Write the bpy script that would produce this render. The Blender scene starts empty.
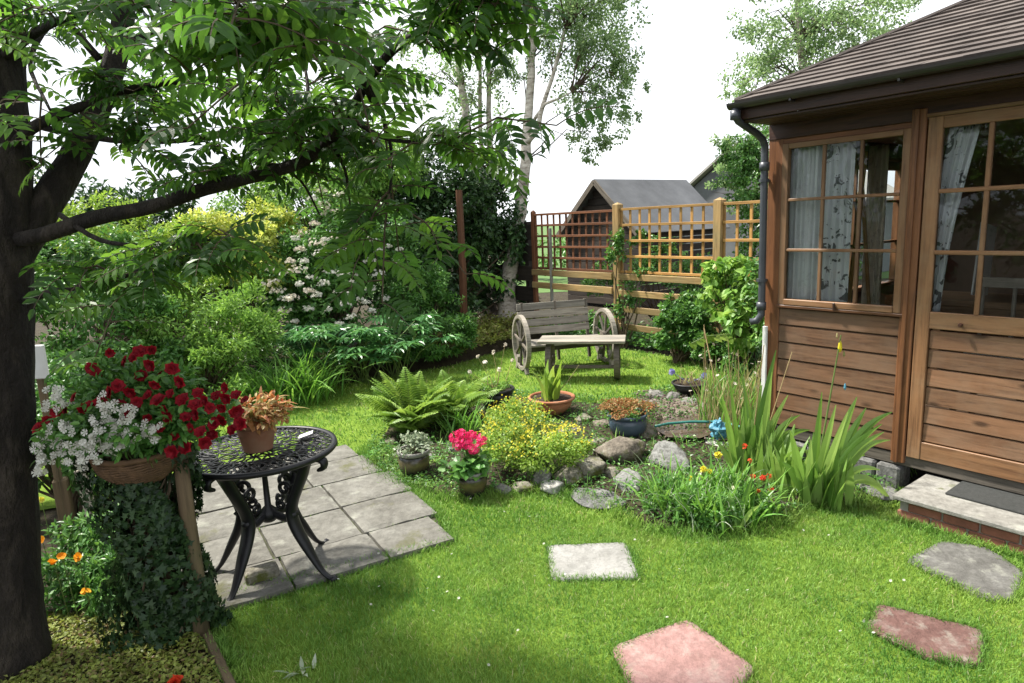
import bpy, math, random
import numpy as np
from mathutils import Vector, Matrix, noise as mnoise
rng = np.random.default_rng(7); random.seed(7)
sc = bpy.context.scene; COL = sc.collection
sin, cos, pi = math.sin, math.cos, math.pi

# ------------------------------------------------------------------ camera
f, pit, rol = 659.3, .17871, -.04191
cp_, sp_ = cos(pit), sin(pit)
FW = np.array([0, cp_, -sp_]); UP0 = np.array([0, sp_, cp_]); RT0 = np.array([1., 0, 0])
RT = cos(rol)*RT0 + sin(rol)*UP0; UP = -sin(rol)*RT0 + cos(rol)*UP0
CAM = np.array([0, 0, 1.6])
def ray(x, y): return FW + (x-512)/f*RT - (y-341.5)/f*UP
def G(x, y, z=0.0):                      # point on the level z seen at that place of the survey photo
    d = ray(x, y); return CAM + d*((z-1.6)/d[2])
def A(x, y, Y):                          # point at the distance Y
    d = ray(x, y); return CAM + d*(Y/d[1])
cd = bpy.data.cameras.new('camera'); cam = bpy.data.objects.new('camera', cd); COL.objects.link(cam)
cd.sensor_width = 36; cd.lens = f/1024*36; cd.clip_start = .05; cd.clip_end = 1000
m = Matrix.Identity(4)
for i in range(3): m[i][0], m[i][1], m[i][2], m[i][3] = RT[i], UP[i], -FW[i], CAM[i]
cam.matrix_world = m; sc.camera = cam

# ------------------------------------------------------------------ node helpers
def newmat(name):
    mt = bpy.data.materials.new(name); mt.use_nodes = True
    nt = mt.node_tree; nt.nodes.clear()
    out = nt.nodes.new('ShaderNodeOutputMaterial')
    return mt, nt, out
def ramp(nt, cols, fac=None, interp='LINEAR'):
    r = nt.nodes.new('ShaderNodeValToRGB'); r.color_ramp.interpolation = interp
    el = r.color_ramp.elements
    pts = [(c[0], c[1]) if isinstance(c[0], (int, float)) and len(c) == 2 else (i/max(1, len(cols)-1), c) for i, c in enumerate(cols)]
    el[0].position, el[0].color = pts[0][0], (*pts[0][1], 1)
    el[1].position, el[1].color = pts[-1][0], (*pts[-1][1], 1)
    for p, c in pts[1:-1]:
        e = el.new(p); e.color = (*c, 1)
    if fac is not None: nt.links.new(fac, r.inputs[0])
    return r.outputs[0]
def tex(nt, scale=5, detail=5, rough=.6, coord='Object', sc3=None, dist=0):
    tc = nt.nodes.new('ShaderNodeTexCoord'); mp = nt.nodes.new('ShaderNodeMapping')
    nt.links.new(tc.outputs[coord], mp.inputs[0])
    if sc3: mp.inputs['Scale'].default_value = sc3
    n = nt.nodes.new('ShaderNodeTexNoise'); n.inputs['Scale'].default_value = scale
    n.inputs['Detail'].default_value = detail; n.inputs['Roughness'].default_value = rough
    n.inputs['Distortion'].default_value = dist
    nt.links.new(mp.outputs[0], n.inputs['Vector'])
    return n.outputs['Fac']
def mix(nt, a, b, fac, mode='MIX'):
    x = nt.nodes.new('ShaderNodeMix'); x.data_type = 'RGBA'; x.blend_type = mode
    for v, k in ((fac, 0), (a, 6), (b, 7)):
        if isinstance(v, (int, float)): x.inputs[k].default_value = v
        elif isinstance(v, tuple): x.inputs[k].default_value = (*v, 1)
        else: nt.links.new(v, x.inputs[k])
    return x.outputs[2]
def prin(nt, out, col, rough=.6, bump=None, bstr=.3, bdist=.01, metal=0, spec=.5, trans=0, transcol=None):
    p = nt.nodes.new('ShaderNodeBsdfPrincipled')
    if isinstance(col, tuple): p.inputs['Base Color'].default_value = (*col, 1)
    else: nt.links.new(col, p.inputs['Base Color'])
    if isinstance(rough, (int, float)): p.inputs['Roughness'].default_value = rough
    else: nt.links.new(rough, p.inputs['Roughness'])
    p.inputs['Metallic'].default_value = metal
    p.inputs['Specular IOR Level'].default_value = spec
    if bump is not None:
        b = nt.nodes.new('ShaderNodeBump'); b.inputs['Strength'].default_value = bstr
        b.inputs['Distance'].default_value = bdist
        nt.links.new(bump, b.inputs['Height']); nt.links.new(b.outputs[0], p.inputs['Normal'])
    sh = p.outputs[0]
    if trans:
        t = nt.nodes.new('ShaderNodeBsdfTranslucent')
        c = transcol if transcol is not None else col
        if isinstance(c, tuple): t.inputs[0].default_value = (*c, 1)
        else: nt.links.new(c, t.inputs[0])
        mx = nt.nodes.new('ShaderNodeMixShader'); mx.inputs[0].default_value = trans
        nt.links.new(sh, mx.inputs[1]); nt.links.new(t.outputs[0], mx.inputs[2]); sh = mx.outputs[0]
    nt.links.new(sh, out.inputs[0])
    return p
LEAFGAIN = {'rowan_leaf': 1.35, 'ivy_leaf': .9, 'creeping_leaf': 1.3, 'rusty_leaf': 1.0, 'orange_leaf': 1.0, 'dry_stalk': 1.1, 'golden_leaf': 1.3, 'lime_leaf': 1.15, 'iris_leaf': 1.5, 'fern_leaf': 1.25}
def leafmat(name, cols, trans=.35, rough=.45, patch=.35, pscale=3.0, spec=.4):
    g = LEAFGAIN.get(name, 1.65); cols = [tuple(v*g for v in c) for c in cols]
    mt, nt, out = newmat(name)
    at = nt.nodes.new('ShaderNodeAttribute'); at.attribute_name = 'rnd'
    c = ramp(nt, cols, at.outputs['Fac'])
    if patch:
        n = tex(nt, pscale, 3, .6)
        v = ramp(nt, [(.3, (1-patch,)*3), (.7, (1+patch*.6,)*3)], n)
        c = mix(nt, c, v, 1.0, 'MULTIPLY')
    hs = nt.nodes.new('ShaderNodeHueSaturation'); hs.inputs['Value'].default_value = 1.35
    hs.inputs['Hue'].default_value = .485; hs.inputs['Saturation'].default_value = 1.05
    nt.links.new(c, hs.inputs['Color'])
    prin(nt, out, c, rough, trans=trans, transcol=hs.outputs[0], spec=spec)
    return mt
def simple(name, cols, scale=6, rough=.7, bstr=.3, bdist=.005, detail=6, sc3=None, metal=0, spec=.4, dist=0, trans=0, bscale=None):
    mt, nt, out = newmat(name)
    n = tex(nt, scale, detail, .62, sc3=sc3, dist=dist)
    c = ramp(nt, [(.28+.44*i/max(1, len(cols)-1), k) for i, k in enumerate(cols)], n) if len(cols) > 1 else cols[0]
    b = tex(nt, bscale or scale*6, 5, .65, sc3=sc3)
    prin(nt, out, c, rough, b, bstr, bdist, metal, spec, trans)
    return mt
def woodmat(name, base, dark, grey=None, axis=(1, 14, 14), rough=.55, scale=3, bstr=.35, wear=.5, spec=.35, gcoord='Object', knots=False):
    mt, nt, out = newmat(name)
    at = nt.nodes.new('ShaderNodeAttribute'); at.attribute_name = 'rnd'
    tc = nt.nodes.new('ShaderNodeAttribute'); tc.attribute_name = 'gc'       # grain coordinate: x along the piece
    cx = nt.nodes.new('ShaderNodeVectorMath'); cx.operation = 'MULTIPLY'; cx.inputs[1].default_value = axis
    nt.links.new(tc.outputs['Vector'], cx.inputs[0])
    n = nt.nodes.new('ShaderNodeTexNoise'); n.inputs['Scale'].default_value = scale; n.inputs['Detail'].default_value = 7
    n.inputs['Roughness'].default_value = .65; n.inputs['Distortion'].default_value = .6
    nt.links.new(cx.outputs[0], n.inputs['Vector'])
    c = ramp(nt, [(.3, dark), (.5, base), (.72, tuple(min(1, v*1.35) for v in base))], n.outputs['Fac'])
    n2 = nt.nodes.new('ShaderNodeTexNoise'); n2.inputs['Scale'].default_value = 3.2; n2.inputs['Detail'].default_value = 5
    n2.inputs['Roughness'].default_value = .7
    nt.links.new(tc.outputs['Vector'], n2.inputs['Vector'])
    f2 = ramp(nt, [(.42, (0, 0, 0)), (.66, (1, 1, 1))], n2.outputs['Fac'])
    c = mix(nt, c, grey or tuple(v*.55 for v in base), mix(nt, (0, 0, 0), f2, wear))
    if knots:
        vo = nt.nodes.new('ShaderNodeTexVoronoi'); vo.inputs['Scale'].default_value = 1.0
        kx = nt.nodes.new('ShaderNodeVectorMath'); kx.operation = 'MULTIPLY'; kx.inputs[1].default_value = (3.5, 9, 9)
        nt.links.new(tc.outputs['Vector'], kx.inputs[0]); nt.links.new(kx.outputs[0], vo.inputs['Vector'])
        kf = ramp(nt, [(.07, (1, 1, 1)), (.17, (0, 0, 0))], vo.outputs['Distance'])
        c = mix(nt, c, tuple(v*.45 for v in dark), mix(nt, (0, 0, 0), kf, .85))
    v = ramp(nt, [(0, (.68, .68, .68)), (1, (1.25, 1.2, 1.15))], at.outputs['Fac'])
    c = mix(nt, c, v, 1.0, 'MULTIPLY')
    prin(nt, out, c, rough, n.outputs['Fac'], bstr, .004, 0, spec)
    return mt

# ------------------------------------------------------------------ mesh builder
LOC = {}
def root_loc(o):
    while o.parent: o = o.parent
    return LOC.get(o.name, np.zeros(3))
class MB:
    """collects numpy chunks, links ONE object"""
    def __init__(s): s.V = []; s.F = []; s.R = []; s.GC = []; s.n = 0
    def add(s, V, F, rnd=None, gc=None):
        V = np.asarray(V, float).reshape(-1, 3)
        if isinstance(F, np.ndarray):
            nf = len(F); s.F.append(F.astype(np.int64)+s.n)
        else:
            by = {}
            ff = []
            for q in F: by.setdefault(len(q), []).append(q)
            nf = len(F)
            if rnd is not None and not np.isscalar(rnd): raise ValueError
            for k in by: s.F.append(np.array(by[k], dtype=np.int64)+s.n)
        if rnd is None: rnd = random.random()
        s.R.append(np.full(nf, rnd) if np.isscalar(rnd) else np.asarray(rnd, float))
        s.V.append(V); s.GC.append(V if gc is None else np.asarray(gc, float)); s.n += len(V)
    def box(s, c, size, ax=None, rnd=None, bev=0.0, taper=None):
        """box centre c, full sizes along axes ax (3x3 rows); chamfered when bev"""
        c = np.asarray(c, float); h = np.asarray(size, float)/2
        ax = np.eye(3) if ax is None else np.asarray(ax, float)
        b = min(bev, *(h*.9)) if bev else 0
        off = np.array([random.random()*9, random.random()*9, random.random()*9])
        li = int(np.argmax(h)); order = [li]+[i for i in range(3) if i != li]
        if not b:
            L = np.array([(x, y, z) for z in (-1, 1) for y in (-1, 1) for x in (-1, 1)])*h
            F = [(0, 2, 3, 1), (4, 5, 7, 6), (0, 1, 5, 4), (2, 6, 7, 3), (0, 4, 6, 2), (1, 3, 7, 5)]
        else:
            L = []; idx = {}
            for sx in (-1, 1):
                for sy in (-1, 1):
                    for sz in (-1, 1):
                        for a in range(3):
                            p = np.array([sx*h[0], sy*h[1], sz*h[2]]); q = p.copy()
                            for k in range(3):
                                if k != a: q[k] -= np.sign(p[k])*b
                            idx[(sx, sy, sz, a)] = len(L); L.append(q)
            L = np.array(L); F = []
            def g(sg, a): return idx[(sg[0], sg[1], sg[2], a)]
            for a in range(3):
                o1, o2 = [k for k in range(3) if k != a]
                for sg in (-1, 1):
                    q = []
                    for x, y in ((-1, -1), (1, -1), (1, 1), (-1, 1)):
                        v = [0, 0, 0]; v[a] = sg; v[o1] = x; v[o2] = y; q.append(g(v, a))
                    if (sg > 0) == (a == 1): q.reverse()
                    F.append(tuple(q))
            for a in range(3):                       # edges parallel to axis a
                o1, o2 = [k for k in range(3) if k != a]
                for x in (-1, 1):
                    for y in (-1, 1):
                        v0 = [0, 0, 0]; v0[a] = -1; v0[o1] = x; v0[o2] = y
                        v1 = list(v0); v1[a] = 1
                        F.append((g(v0, o1), g(v1, o1), g(v1, o2), g(v0, o2)))
            for sx in (-1, 1):
                for sy in (-1, 1):
                    for sz in (-1, 1): F.append(tuple(g((sx, sy, sz), a) for a in range(3)))
        W = c + L@ax
        s.add(W, F, rnd, gc=L[:, order]+off)
    def beam(s, p, q, w, t, up=(0, 0, 1), rnd=None, bev=.002):
        p = np.asarray(p, float); q = np.asarray(q, float); d = q-p; L = np.linalg.norm(d); d = d/L
        up = np.asarray(up, float); sd = np.cross(up, d); sd /= max(1e-9, np.linalg.norm(sd)); u2 = np.cross(d, sd)
        s.box((p+q)/2, (L, w, t), np.array([d, sd, u2]), rnd, bev)
    def tube(s, path, rad, sides=8, rnd=None, caps=True, flat=1.0, jit=0.0):
        P = np.asarray(path, float); n = len(P); rad = np.full(n, rad) if np.isscalar(rad) else np.asarray(rad, float)
        T = np.gradient(P, axis=0); T /= np.maximum(1e-9, np.linalg.norm(T, axis=1))[:, None]
        ref = np.array([0, 0, 1.]) if abs(T[0, 2]) < .9 else np.array([1., 0, 0])
        V = []; a = np.linspace(0, 2*pi, sides, endpoint=False)
        s0 = np.cross(ref, T[0]); s0 /= np.linalg.norm(s0); L = 0; gc = []
        for i in range(n):
            s0 = s0-T[i]*(s0@T[i]); s0 /= max(1e-9, np.linalg.norm(s0)); u0 = np.cross(T[i], s0)
            if i: L += np.linalg.norm(P[i]-P[i-1])
            rr = rad[i]*(1+jit*(rng.random(sides)-.5))
            V.append(P[i]+(np.cos(a)*rr)[:, None]*s0+(np.sin(a)*rr*flat)[:, None]*u0)
            gc.append(np.stack([np.full(sides, L), np.cos(a)*rr, np.sin(a)*rr], 1))
        V = np.concatenate(V); gc = np.concatenate(gc)+rng.random(3)*9
        i = np.repeat(np.arange(n-1), sides); j = np.tile(np.arange(sides), n-1); k = (j+1) % sides
        F = np.stack([i*sides+j, i*sides+k, (i+1)*sides+k, (i+1)*sides+j], 1)
        r = random.random() if rnd is None else rnd
        s.add(V, F, r, gc)
        if caps:
            b = s.n-len(V)
            s.F.append(np.array([list(range(sides))[::-1]])+b); s.F.append(np.array([[(n-1)*sides+q for q in range(sides)]])+b)
            s.R.append(np.full(2, r))
    def lathe(s, prof, c=(0, 0, 0), sides=32, rnd=None, wob=0):
        P = np.array(prof, float); n = len(P); a = np.linspace(0, 2*pi, sides, endpoint=False)
        w = 1+wob*np.sin(a*3+1)
        V = np.stack([np.outer(P[:, 0], np.cos(a)*w), np.outer(P[:, 0], np.sin(a)*w), np.repeat(P[:, 1][:, None], sides, 1)], 2).reshape(-1, 3)+np.asarray(c)
        i = np.repeat(np.arange(n-1), sides); j = np.tile(np.arange(sides), n-1); k = (j+1) % sides
        s.add(V, np.stack([i*sides+j, i*sides+k, (i+1)*sides+k, (i+1)*sides+j], 1), rnd)
    def prism(s, poly, z0, z1, rnd=None):
        n = len(poly); V = [(p[0], p[1], z0) for p in poly]+[(p[0], p[1], z1) for p in poly]
        F = [tuple(range(n))[::-1], tuple(range(n, 2*n))]+[(i, (i+1) % n, n+(i+1) % n, n+i) for i in range(n)]
        s.add(V, F, rnd)
    def inst(s, T, TF, P, X, N, L, W, rnd=None):
        """stamp template T (k,3) at points P with axis X, normal N, length L, width W"""
        n = len(P)
        if n == 0: return
        X = X/np.maximum(1e-9, np.linalg.norm(X, axis=1))[:, None]
        N = N-X*(N*X).sum(1)[:, None]; N /= np.maximum(1e-9, np.linalg.norm(N, axis=1))[:, None]
        Y = np.cross(N, X); L = np.broadcast_to(L, (n,)); W = np.broadcast_to(W, (n,))
        V = P[:, None, :]+T[None, :, 0, None]*(L[:, None]*X)[:, None, :]+T[None, :, 1, None]*(W[:, None]*Y)[:, None, :]+T[None, :, 2, None]*(L[:, None]*N)[:, None, :]
        k = len(T); F = (TF[None]+(np.arange(n)*k)[:, None, None]).reshape(-1, TF.shape[1])
        r = rng.random(n) if rnd is None else np.broadcast_to(rnd, (n,))
        s.add(V.reshape(-1, 3), F, np.repeat(r, len(TF)))
    def strips(s, B, az, th0, th1, L, w, k=4, tip=.35, pw=1.3, rnd=None, tw=.3, fold=0):
        n = len(B); bc = lambda v: np.broadcast_to(v, (n,)).astype(float)
        az, th0, th1, L, w = map(bc, (az, th0, th1, L, w))
        C = [B.copy()]; t = np.linspace(0, 1, k+1)
        for i in range(k):
            th = th0+(th1-th0)*((t[i]+t[i+1])/2)**pw
            C.append(C[-1]+(L/k)[:, None]*np.stack([np.sin(th)*np.cos(az), np.sin(th)*np.sin(az), np.cos(th)], 1))
        C = np.stack(C, 1)
        a2 = az+pi/2+(rng.random(n)-.5)*2*tw
        S = np.stack([np.cos(a2), np.sin(a2), (rng.random(n)-.5)*tw], 1)
        prof = np.minimum(1, .55+t*2)*np.minimum(1, np.maximum(.04, (1-t)/tip))**.8
        hw = w[:, None]*prof[None]/2
        V = np.stack([C-hw[..., None]*S[:, None], C+hw[..., None]*S[:, None]], 2)
        V = V.reshape(n*(k+1)*2, 3)
        i = np.arange(k)*2; q = np.stack([i, i+1, i+3, i+2], 1)
        F = (q[None]+(np.arange(n)*(k+1)*2)[:, None, None]).reshape(-1, 4)
        r = rng.random(n) if rnd is None else bc(rnd)
        s.add(V, F, np.repeat(r, k))
        return C
    def build(s, name, mat, parent=None, local=False, smooth=False, loc=None):
        V = np.concatenate(s.V); GC = np.concatenate(s.GC)
        me = bpy.data.meshes.new(name)
        ob = bpy.data.objects.new(name, me); COL.objects.link(ob)
        if parent is not None:
            ob.parent = parent
            if not local: V = V-root_loc(parent)
        elif loc is not None:
            if not local: V = V-np.asarray(loc)
            ob.location = loc; LOC[ob.name] = np.asarray(loc, float)
        me.vertices.add(len(V)); me.vertices.foreach_set('co', V.astype(np.float32).ravel())
        cnt = np.concatenate([np.full(len(x), x.shape[1]) for x in s.F]); lv = np.concatenate([x.ravel() for x in s.F])
        me.loops.add(len(lv)); me.loops.foreach_set('vertex_index', lv.astype(np.int32))
        me.polygons.add(len(cnt)); me.polygons.foreach_set('loop_start', (np.cumsum(cnt)-cnt).astype(np.int32))
        me.polygons.foreach_set('loop_total', cnt.astype(np.int32))
        me.polygons.foreach_set('use_smooth', np.full(len(cnt), bool(smooth)))
        a = me.attributes.new('rnd', 'FLOAT', 'FACE'); a.data.foreach_set('value', np.concatenate(s.R).astype(np.float32))
        g = me.attributes.new('gc', 'FLOAT_VECTOR', 'POINT'); g.data.foreach_set('vector', GC.astype(np.float32).ravel())
        me.update(calc_edges=True); me.validate()
        if mat: me.materials.append(mat)
        return ob
def tag(o, label=None, cat=None, group=None, kind=None):
    if label: o['label'] = label
    if cat: o['category'] = cat
    if group: o['group'] = group
    if kind: o['kind'] = kind
    return o
def thing(name, loc, label, cat, group=None, rz=0):
    o = bpy.data.objects.new(name, None); COL.objects.link(o); o.empty_display_size = .1
    loc = np.asarray(loc, float); o.location = loc; o.rotation_euler = (0, 0, rz); LOC[o.name] = loc
    return tag(o, label, cat, group)
def struct(mb, name, mat, **k): return tag(mb.build(name, mat, **k), kind='structure')

# templates ---------------------------------------------------------
LEAF = np.array([(0, 0, 0), (.4, -.5, .10), (1, 0, -.12), (.4, .5, .10)]); LEAFF = np.array([(0, 1, 2), (0, 2, 3)])
LEAF6 = np.array([(0, 0, 0), (.25, -.42, .06), (.62, -.42, .04), (1, 0, -.14), (.62, .42, .04), (.25, .42, .06), (.5, 0, -.02)])
LEAF6F = np.array([(0, 1, 6), (1, 2, 6), (2, 3, 6), (3, 4, 6), (4, 5, 6), (5, 0, 6)])
HEART = np.array([(0, 0, 0), (-.12, -.38, .08), (.2, -.55, .08), (.65, -.36, .03), (1, 0, -.12), (.65, .36, .03), (.2, .55, .08), (-.12, .38, .08), (.35, 0, -.02)])
HEARTF = np.array([(0, 1, 8), (1, 2, 8), (2, 3, 8), (3, 4, 8), (4, 5, 8), (5, 6, 8), (6, 7, 8), (7, 0, 8)])
IVY = np.array([(0, 0, 0), (-.1, -.5, .05), (.3, -.28, 0), (.45, -.55, .05), (.55, -.2, 0), (1, 0, -.1), (.55, .2, 0), (.45, .55, .05), (.3, .28, 0), (-.1, .5, .05)])
IVYF = np.array([(0, 1, 2), (2, 3, 4), (4, 5, 6), (6, 7, 8), (8, 9, 0), (0, 2, 4), (0, 4, 6), (0, 6, 8)])
def flower_t(n=5, cup=.25, inner=.35):
    V = [(0, 0, 0)]; F = []
    for i in range(n):
        a = 2*pi*i/n; h = pi/n*.95
        b = len(V)
        V += [(inner*cos(a-h*.55), inner*sin(a-h*.55), cup*.3), (.92*cos(a-h*.7), .92*sin(a-h*.7), cup), (1.0*cos(a+h*.7)*.95, 1.0*sin(a+h*.7)*.95, cup*.85), (inner*cos(a+h*.55), inner*sin(a+h*.55), cup*.3)]
        F += [(0, b, b+1, b+2), (0, b+2, b+3, b+3)]
    V = np.array(V)
    F = []
    for i in range(n):
        b = 1+4*i; F += [(0, b, b+1), (0, b+1, b+2), (0, b+2, b+3)]
    return V*np.array([.5, .5, .5]), np.array(F)
FL5, FL5F = flower_t(5); FL4, FL4F = flower_t(4, .15); FL8, FL8F = flower_t(8, .3, .5)
def unit(n):
    v = rng.normal(size=(n, 3)); return v/np.linalg.norm(v, axis=1)[:, None]

def crown_pts(blobs, n, m=40, rc=.25, inner=.5, zmin=-.6):
    """leaf positions in lumpy clusters spread through ellipsoids; returns P, outward dirs, cluster centres"""
    vol = np.array([b[3]*b[4]+b[4]*b[5] for b in blobs]); vol = vol/vol.sum()
    P = []; O = []; CC = []
    for b, w in zip(blobs, vol):
        c = np.array(b[:3]); R = np.array(b[3:6]); mm = max(4, int(m*w)); nn = int(n*w)
        d = unit(mm*3); d = d[d[:, 2] > zmin][:mm]; mm = len(d)
        rr = inner+(1-inner)*rng.random(mm)**.6
        cc = c+d*rr[:, None]*R; CC.append(cc)
        wt = rng.random(mm)**1.5+.25; wt /= wt.sum()
        k = rng.choice(mm, nn, p=wt)
        o = unit(nn); q = o*(rng.random(nn)**.5)[:, None]*R*rc
        q[:, 2] *= .8
        P.append(cc[k]+q); O.append(o*.6+d[k]*.7)
    return np.concatenate(P), np.concatenate(O), np.concatenate(CC)
def add_leaves(mb, P, O, L, W, T=LEAF, TF=LEAFF, upb=.6, droop=.2, var=.35, rnd=None):
    n = len(P); X = O*.7+unit(n)*.8; X[:, 2] -= droop
    N = O*.5+unit(n)*.45; N[:, 2] += upb
    l = L*(1-var/2+var*rng.random(n))
    mb.inst(T, TF, P, X, N, l, l*W/L, rnd)
def stems_to(mb, base, CC, r0=.012, k=14, sides=5, wob=.05):
    base = np.asarray(base, float)
    idx = rng.choice(len(CC), min(k, len(CC)), replace=False)
    for i in idx:
        e = CC[i]; b = base+np.array([rng.normal()*.03, rng.normal()*.03, 0]); mid = b*.45+e*.55; mid[2] += .0; mid[:2] = b[:2]*.6+e[:2]*.4
        mb.tube([b, (b+mid)/2+unit(1)[0]*wob*.5, mid+unit(1)[0]*wob, (mid+e)/2+unit(1)[0]*wob*.5, e], np.array([1, .8, .6, .4, .2])*r0, sides)
def pinnate(mb, B, az, th0, th1, L, npair, ll, lw, T=LEAF, TF=LEAFF, k=5, rach=None, fern=False, roll=.4, start=.18, terminal=True, droopl=.25):
    """compound leaves: arching rachis with leaflets on both sides"""
    n = len(B); bc = lambda v: np.broadcast_to(v, (n,)).astype(float)
    az, th0, th1, L = map(bc, (az, th0, th1, L))
    m = npair+1; ts = np.linspace(start, 1, m)
    K = 12; C = [B.copy()]; D = []
    for i in range(K):
        th = th0+(th1-th0)*((i+.5)/K)
        d = np.stack([np.sin(th)*np.cos(az), np.sin(th)*np.sin(az), np.cos(th)], 1); D.append(d)
        C.append(C[-1]+d*(L/K)[:, None])
    C = np.stack(C, 1); D.append(D[-1]); D = np.stack(D, 1)
    side = np.stack([-np.sin(az), np.cos(az), np.zeros(n)], 1)
    rl = (rng.random(n)-.5)*2*roll
    rv = rng.random(n)
    for j, t in enumerate(ts):
        x = t*K; i = min(K-1, int(x)); fr = x-i
        P = C[:, i]*(1-fr)+C[:, min(K, i+1)]*fr; d = D[:, i]
        nrm = np.cross(d, side); nrm[nrm[:, 2] < 0] *= -1
        sd = side*np.cos(rl)[:, None]+nrm*np.sin(rl)[:, None]; nn = np.cross(sd, d); nn[nn[:, 2] < 0] *= -1
        if fern: le = ll*(math.sin(pi*min(1, (t*.92+.08))**.75)+.06)
        else: le = ll*(.8+.3*math.sin(pi*t))
        if j == m-1:
            if terminal: mb.inst(T, TF, P, d, nn, le, lw*(le/ll), np.clip(rv+.1*(rng.random(n)-.5), 0, 1))
            continue
        for sg in (-1, 1):
            X = sd*sg+d*(.45 if not fern else .35)-np.array([0, 0, droopl*(.5+rng.random())])
            mb.inst(T, TF, P, X, nn+unit(n)*.18, le*(.9+.2*rng.random(n)), lw*(le/ll if not fern else 1), np.clip(rv+.25*(rng.random(n)-.5), 0, 1))
    if rach is not None:
        for q in range(n): rach.tube(C[q, ::3], np.linspace(.0022, .0010, len(C[q, ::3])), 3, caps=False)
    return C
def rock(name, px, py, w, h, mat, label, zs=None, flat=False, tilt=0, rz=None, group=None, cat='rock', seed=None, depth=.8, sink=.25, zb=0):
    """one weathered stone standing on the ground at a surveyed spot; w, h in photo pixels at its distance"""
    w *= .96; p = G(px, py, zb); D = np.linalg.norm(p-CAM); W = w*D/f; H = h*D/f
    rs = np.random.default_rng(seed if seed is not None else int(px*7+py))
    n1, n2 = 40, 26; V = []
    off = Vector(rs.random(3)*50)
    NP = rs.normal(size=(19, 3)); NP /= np.linalg.norm(NP, axis=1)[:, None]; DP = .58+.36*rs.random(19)
    if flat: NP = np.vstack([NP, [0, 0, 1], [.06, .05, .995]]); DP = np.r_[DP, .62, .66]
    for i in range(n2+1):
        th = pi*i/n2
        for j in range(n1):
            a = 2*pi*j/n1; d = Vector((sin(th)*cos(a), sin(th)*sin(a), cos(th))); dn = NP@np.array(d)
            q = np.where(dn > .08, DP/np.maximum(dn, .08), 9); k = -math.log(np.exp(-44*q).sum()+1e-18)/44; k = min(k, 1.12)
            k *= 1+.14*mnoise.noise(d*1.7+off)+.08*mnoise.noise(d*4.5+off)+.045*mnoise.noise(d*11+off)
            q = d*k
            V.append((q.x*W*.56, q.y*W*.56*depth, q.z*H*(.36 if flat else .56)))
    V = np.array(V); F = []
    for i in range(n2):
        for j in range(n1):
            F.append((i*n1+j, (i+1)*n1+j, (i+1)*n1+(j+1) % n1, i*n1+(j+1) % n1))
    c, s_ = cos(tilt), sin(tilt)
    Rx = np.array([[1, 0, 0], [0, c, -s_], [0, s_, c]]); r = rs.random()*6 if rz is None else rz
    Rz = np.array([[cos(r), -sin(r), 0], [sin(r), cos(r), 0], [0, 0, 1]])
    V = V@Rz.T if not flat else V@Rz.T
    V = V@Rx.T
    V[:, 2] -= V[:, 2].min()*(1-sink) if True else 0
    mb = MB(); mb.add(V, np.array(F))
    o = mb.build(name, mat, loc=p, local=True, smooth=True)
    return tag(o, label, cat, group or 'stones edging the rockery')

# ------------------------------------------------------------------ materials
M = {}
def soilmat(name, cols, bstr=.8):
    mt, nt, out = newmat(name)
    n = tex(nt, 9, 9, .7); c = ramp(nt, [(.3+.4*i/(len(cols)-1), k) for i, k in enumerate(cols)], n)
    b = tex(nt, 45, 8, .75); prin(nt, out, c, .9, b, bstr, .02, spec=.2); return mt
M['ground'] = soilmat('ground_soil', [(.02, .016, .01), (.045, .035, .022), (.06, .06, .025)])
M['field'] = simple('field_grass', [(.05, .10, .02), (.09, .17, .035)], .6, .9)
mt, nt, out = newmat('lawn_thatch')
n = tex(nt, 3, 8, .7); c = ramp(nt, [(.3, (.085, .15, .018)), (.55, (.15, .235, .03)), (.75, (.22, .25, .06))], n)
b = tex(nt, 120, 4, .7); prin(nt, out, c, .9, b, .9, .01, spec=.1); M['lawn'] = mt
def grassmat():
    mt, nt, out = newmat('grass_blades')
    at = nt.nodes.new('ShaderNodeAttribute'); at.attribute_name = 'rnd'
    c = ramp(nt, [(0, (.09, .19, .028)), (.4, (.165, .32, .048)), (.75, (.255, .42, .078)), (.93, (.35, .47, .12)), (1, (.46, .43, .22))], at.outputs['Fac'])
    n = tex(nt, 1.7, 5, .65)
    v = ramp(nt, [(.34, (.52, .68, .6)), (.5, (.95, .97, 1)), (.66, (1.4, 1.2, 1.25))], n)
    c = mix(nt, c, v, 1.0, 'MULTIPLY')
    n = tex(nt, .9, 6, .75, dist=.6); c = mix(nt, c, (.30, .29, .085), mix(nt, (0, 0, 0), ramp(nt, [(.55, (0, 0, 0)), (.68, (1, 1, 1))], n), .5))
    prin(nt, out, c, .5, trans=.35, spec=.3); return mt
M['grass'] = grassmat()
STG = {'slab_pale': .54, 'riven_paving': .62, 'coping_stone': .72, 'slab_pink': .8, 'slab_grey': .62, 'slab_dull_red': .62, 'rock_brown': .6, 'rock_dark': .7, 'rock_pale': .78, 'rock_slab': .62, 'rock_grey': .68, 'rock_mossy': .72}
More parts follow.
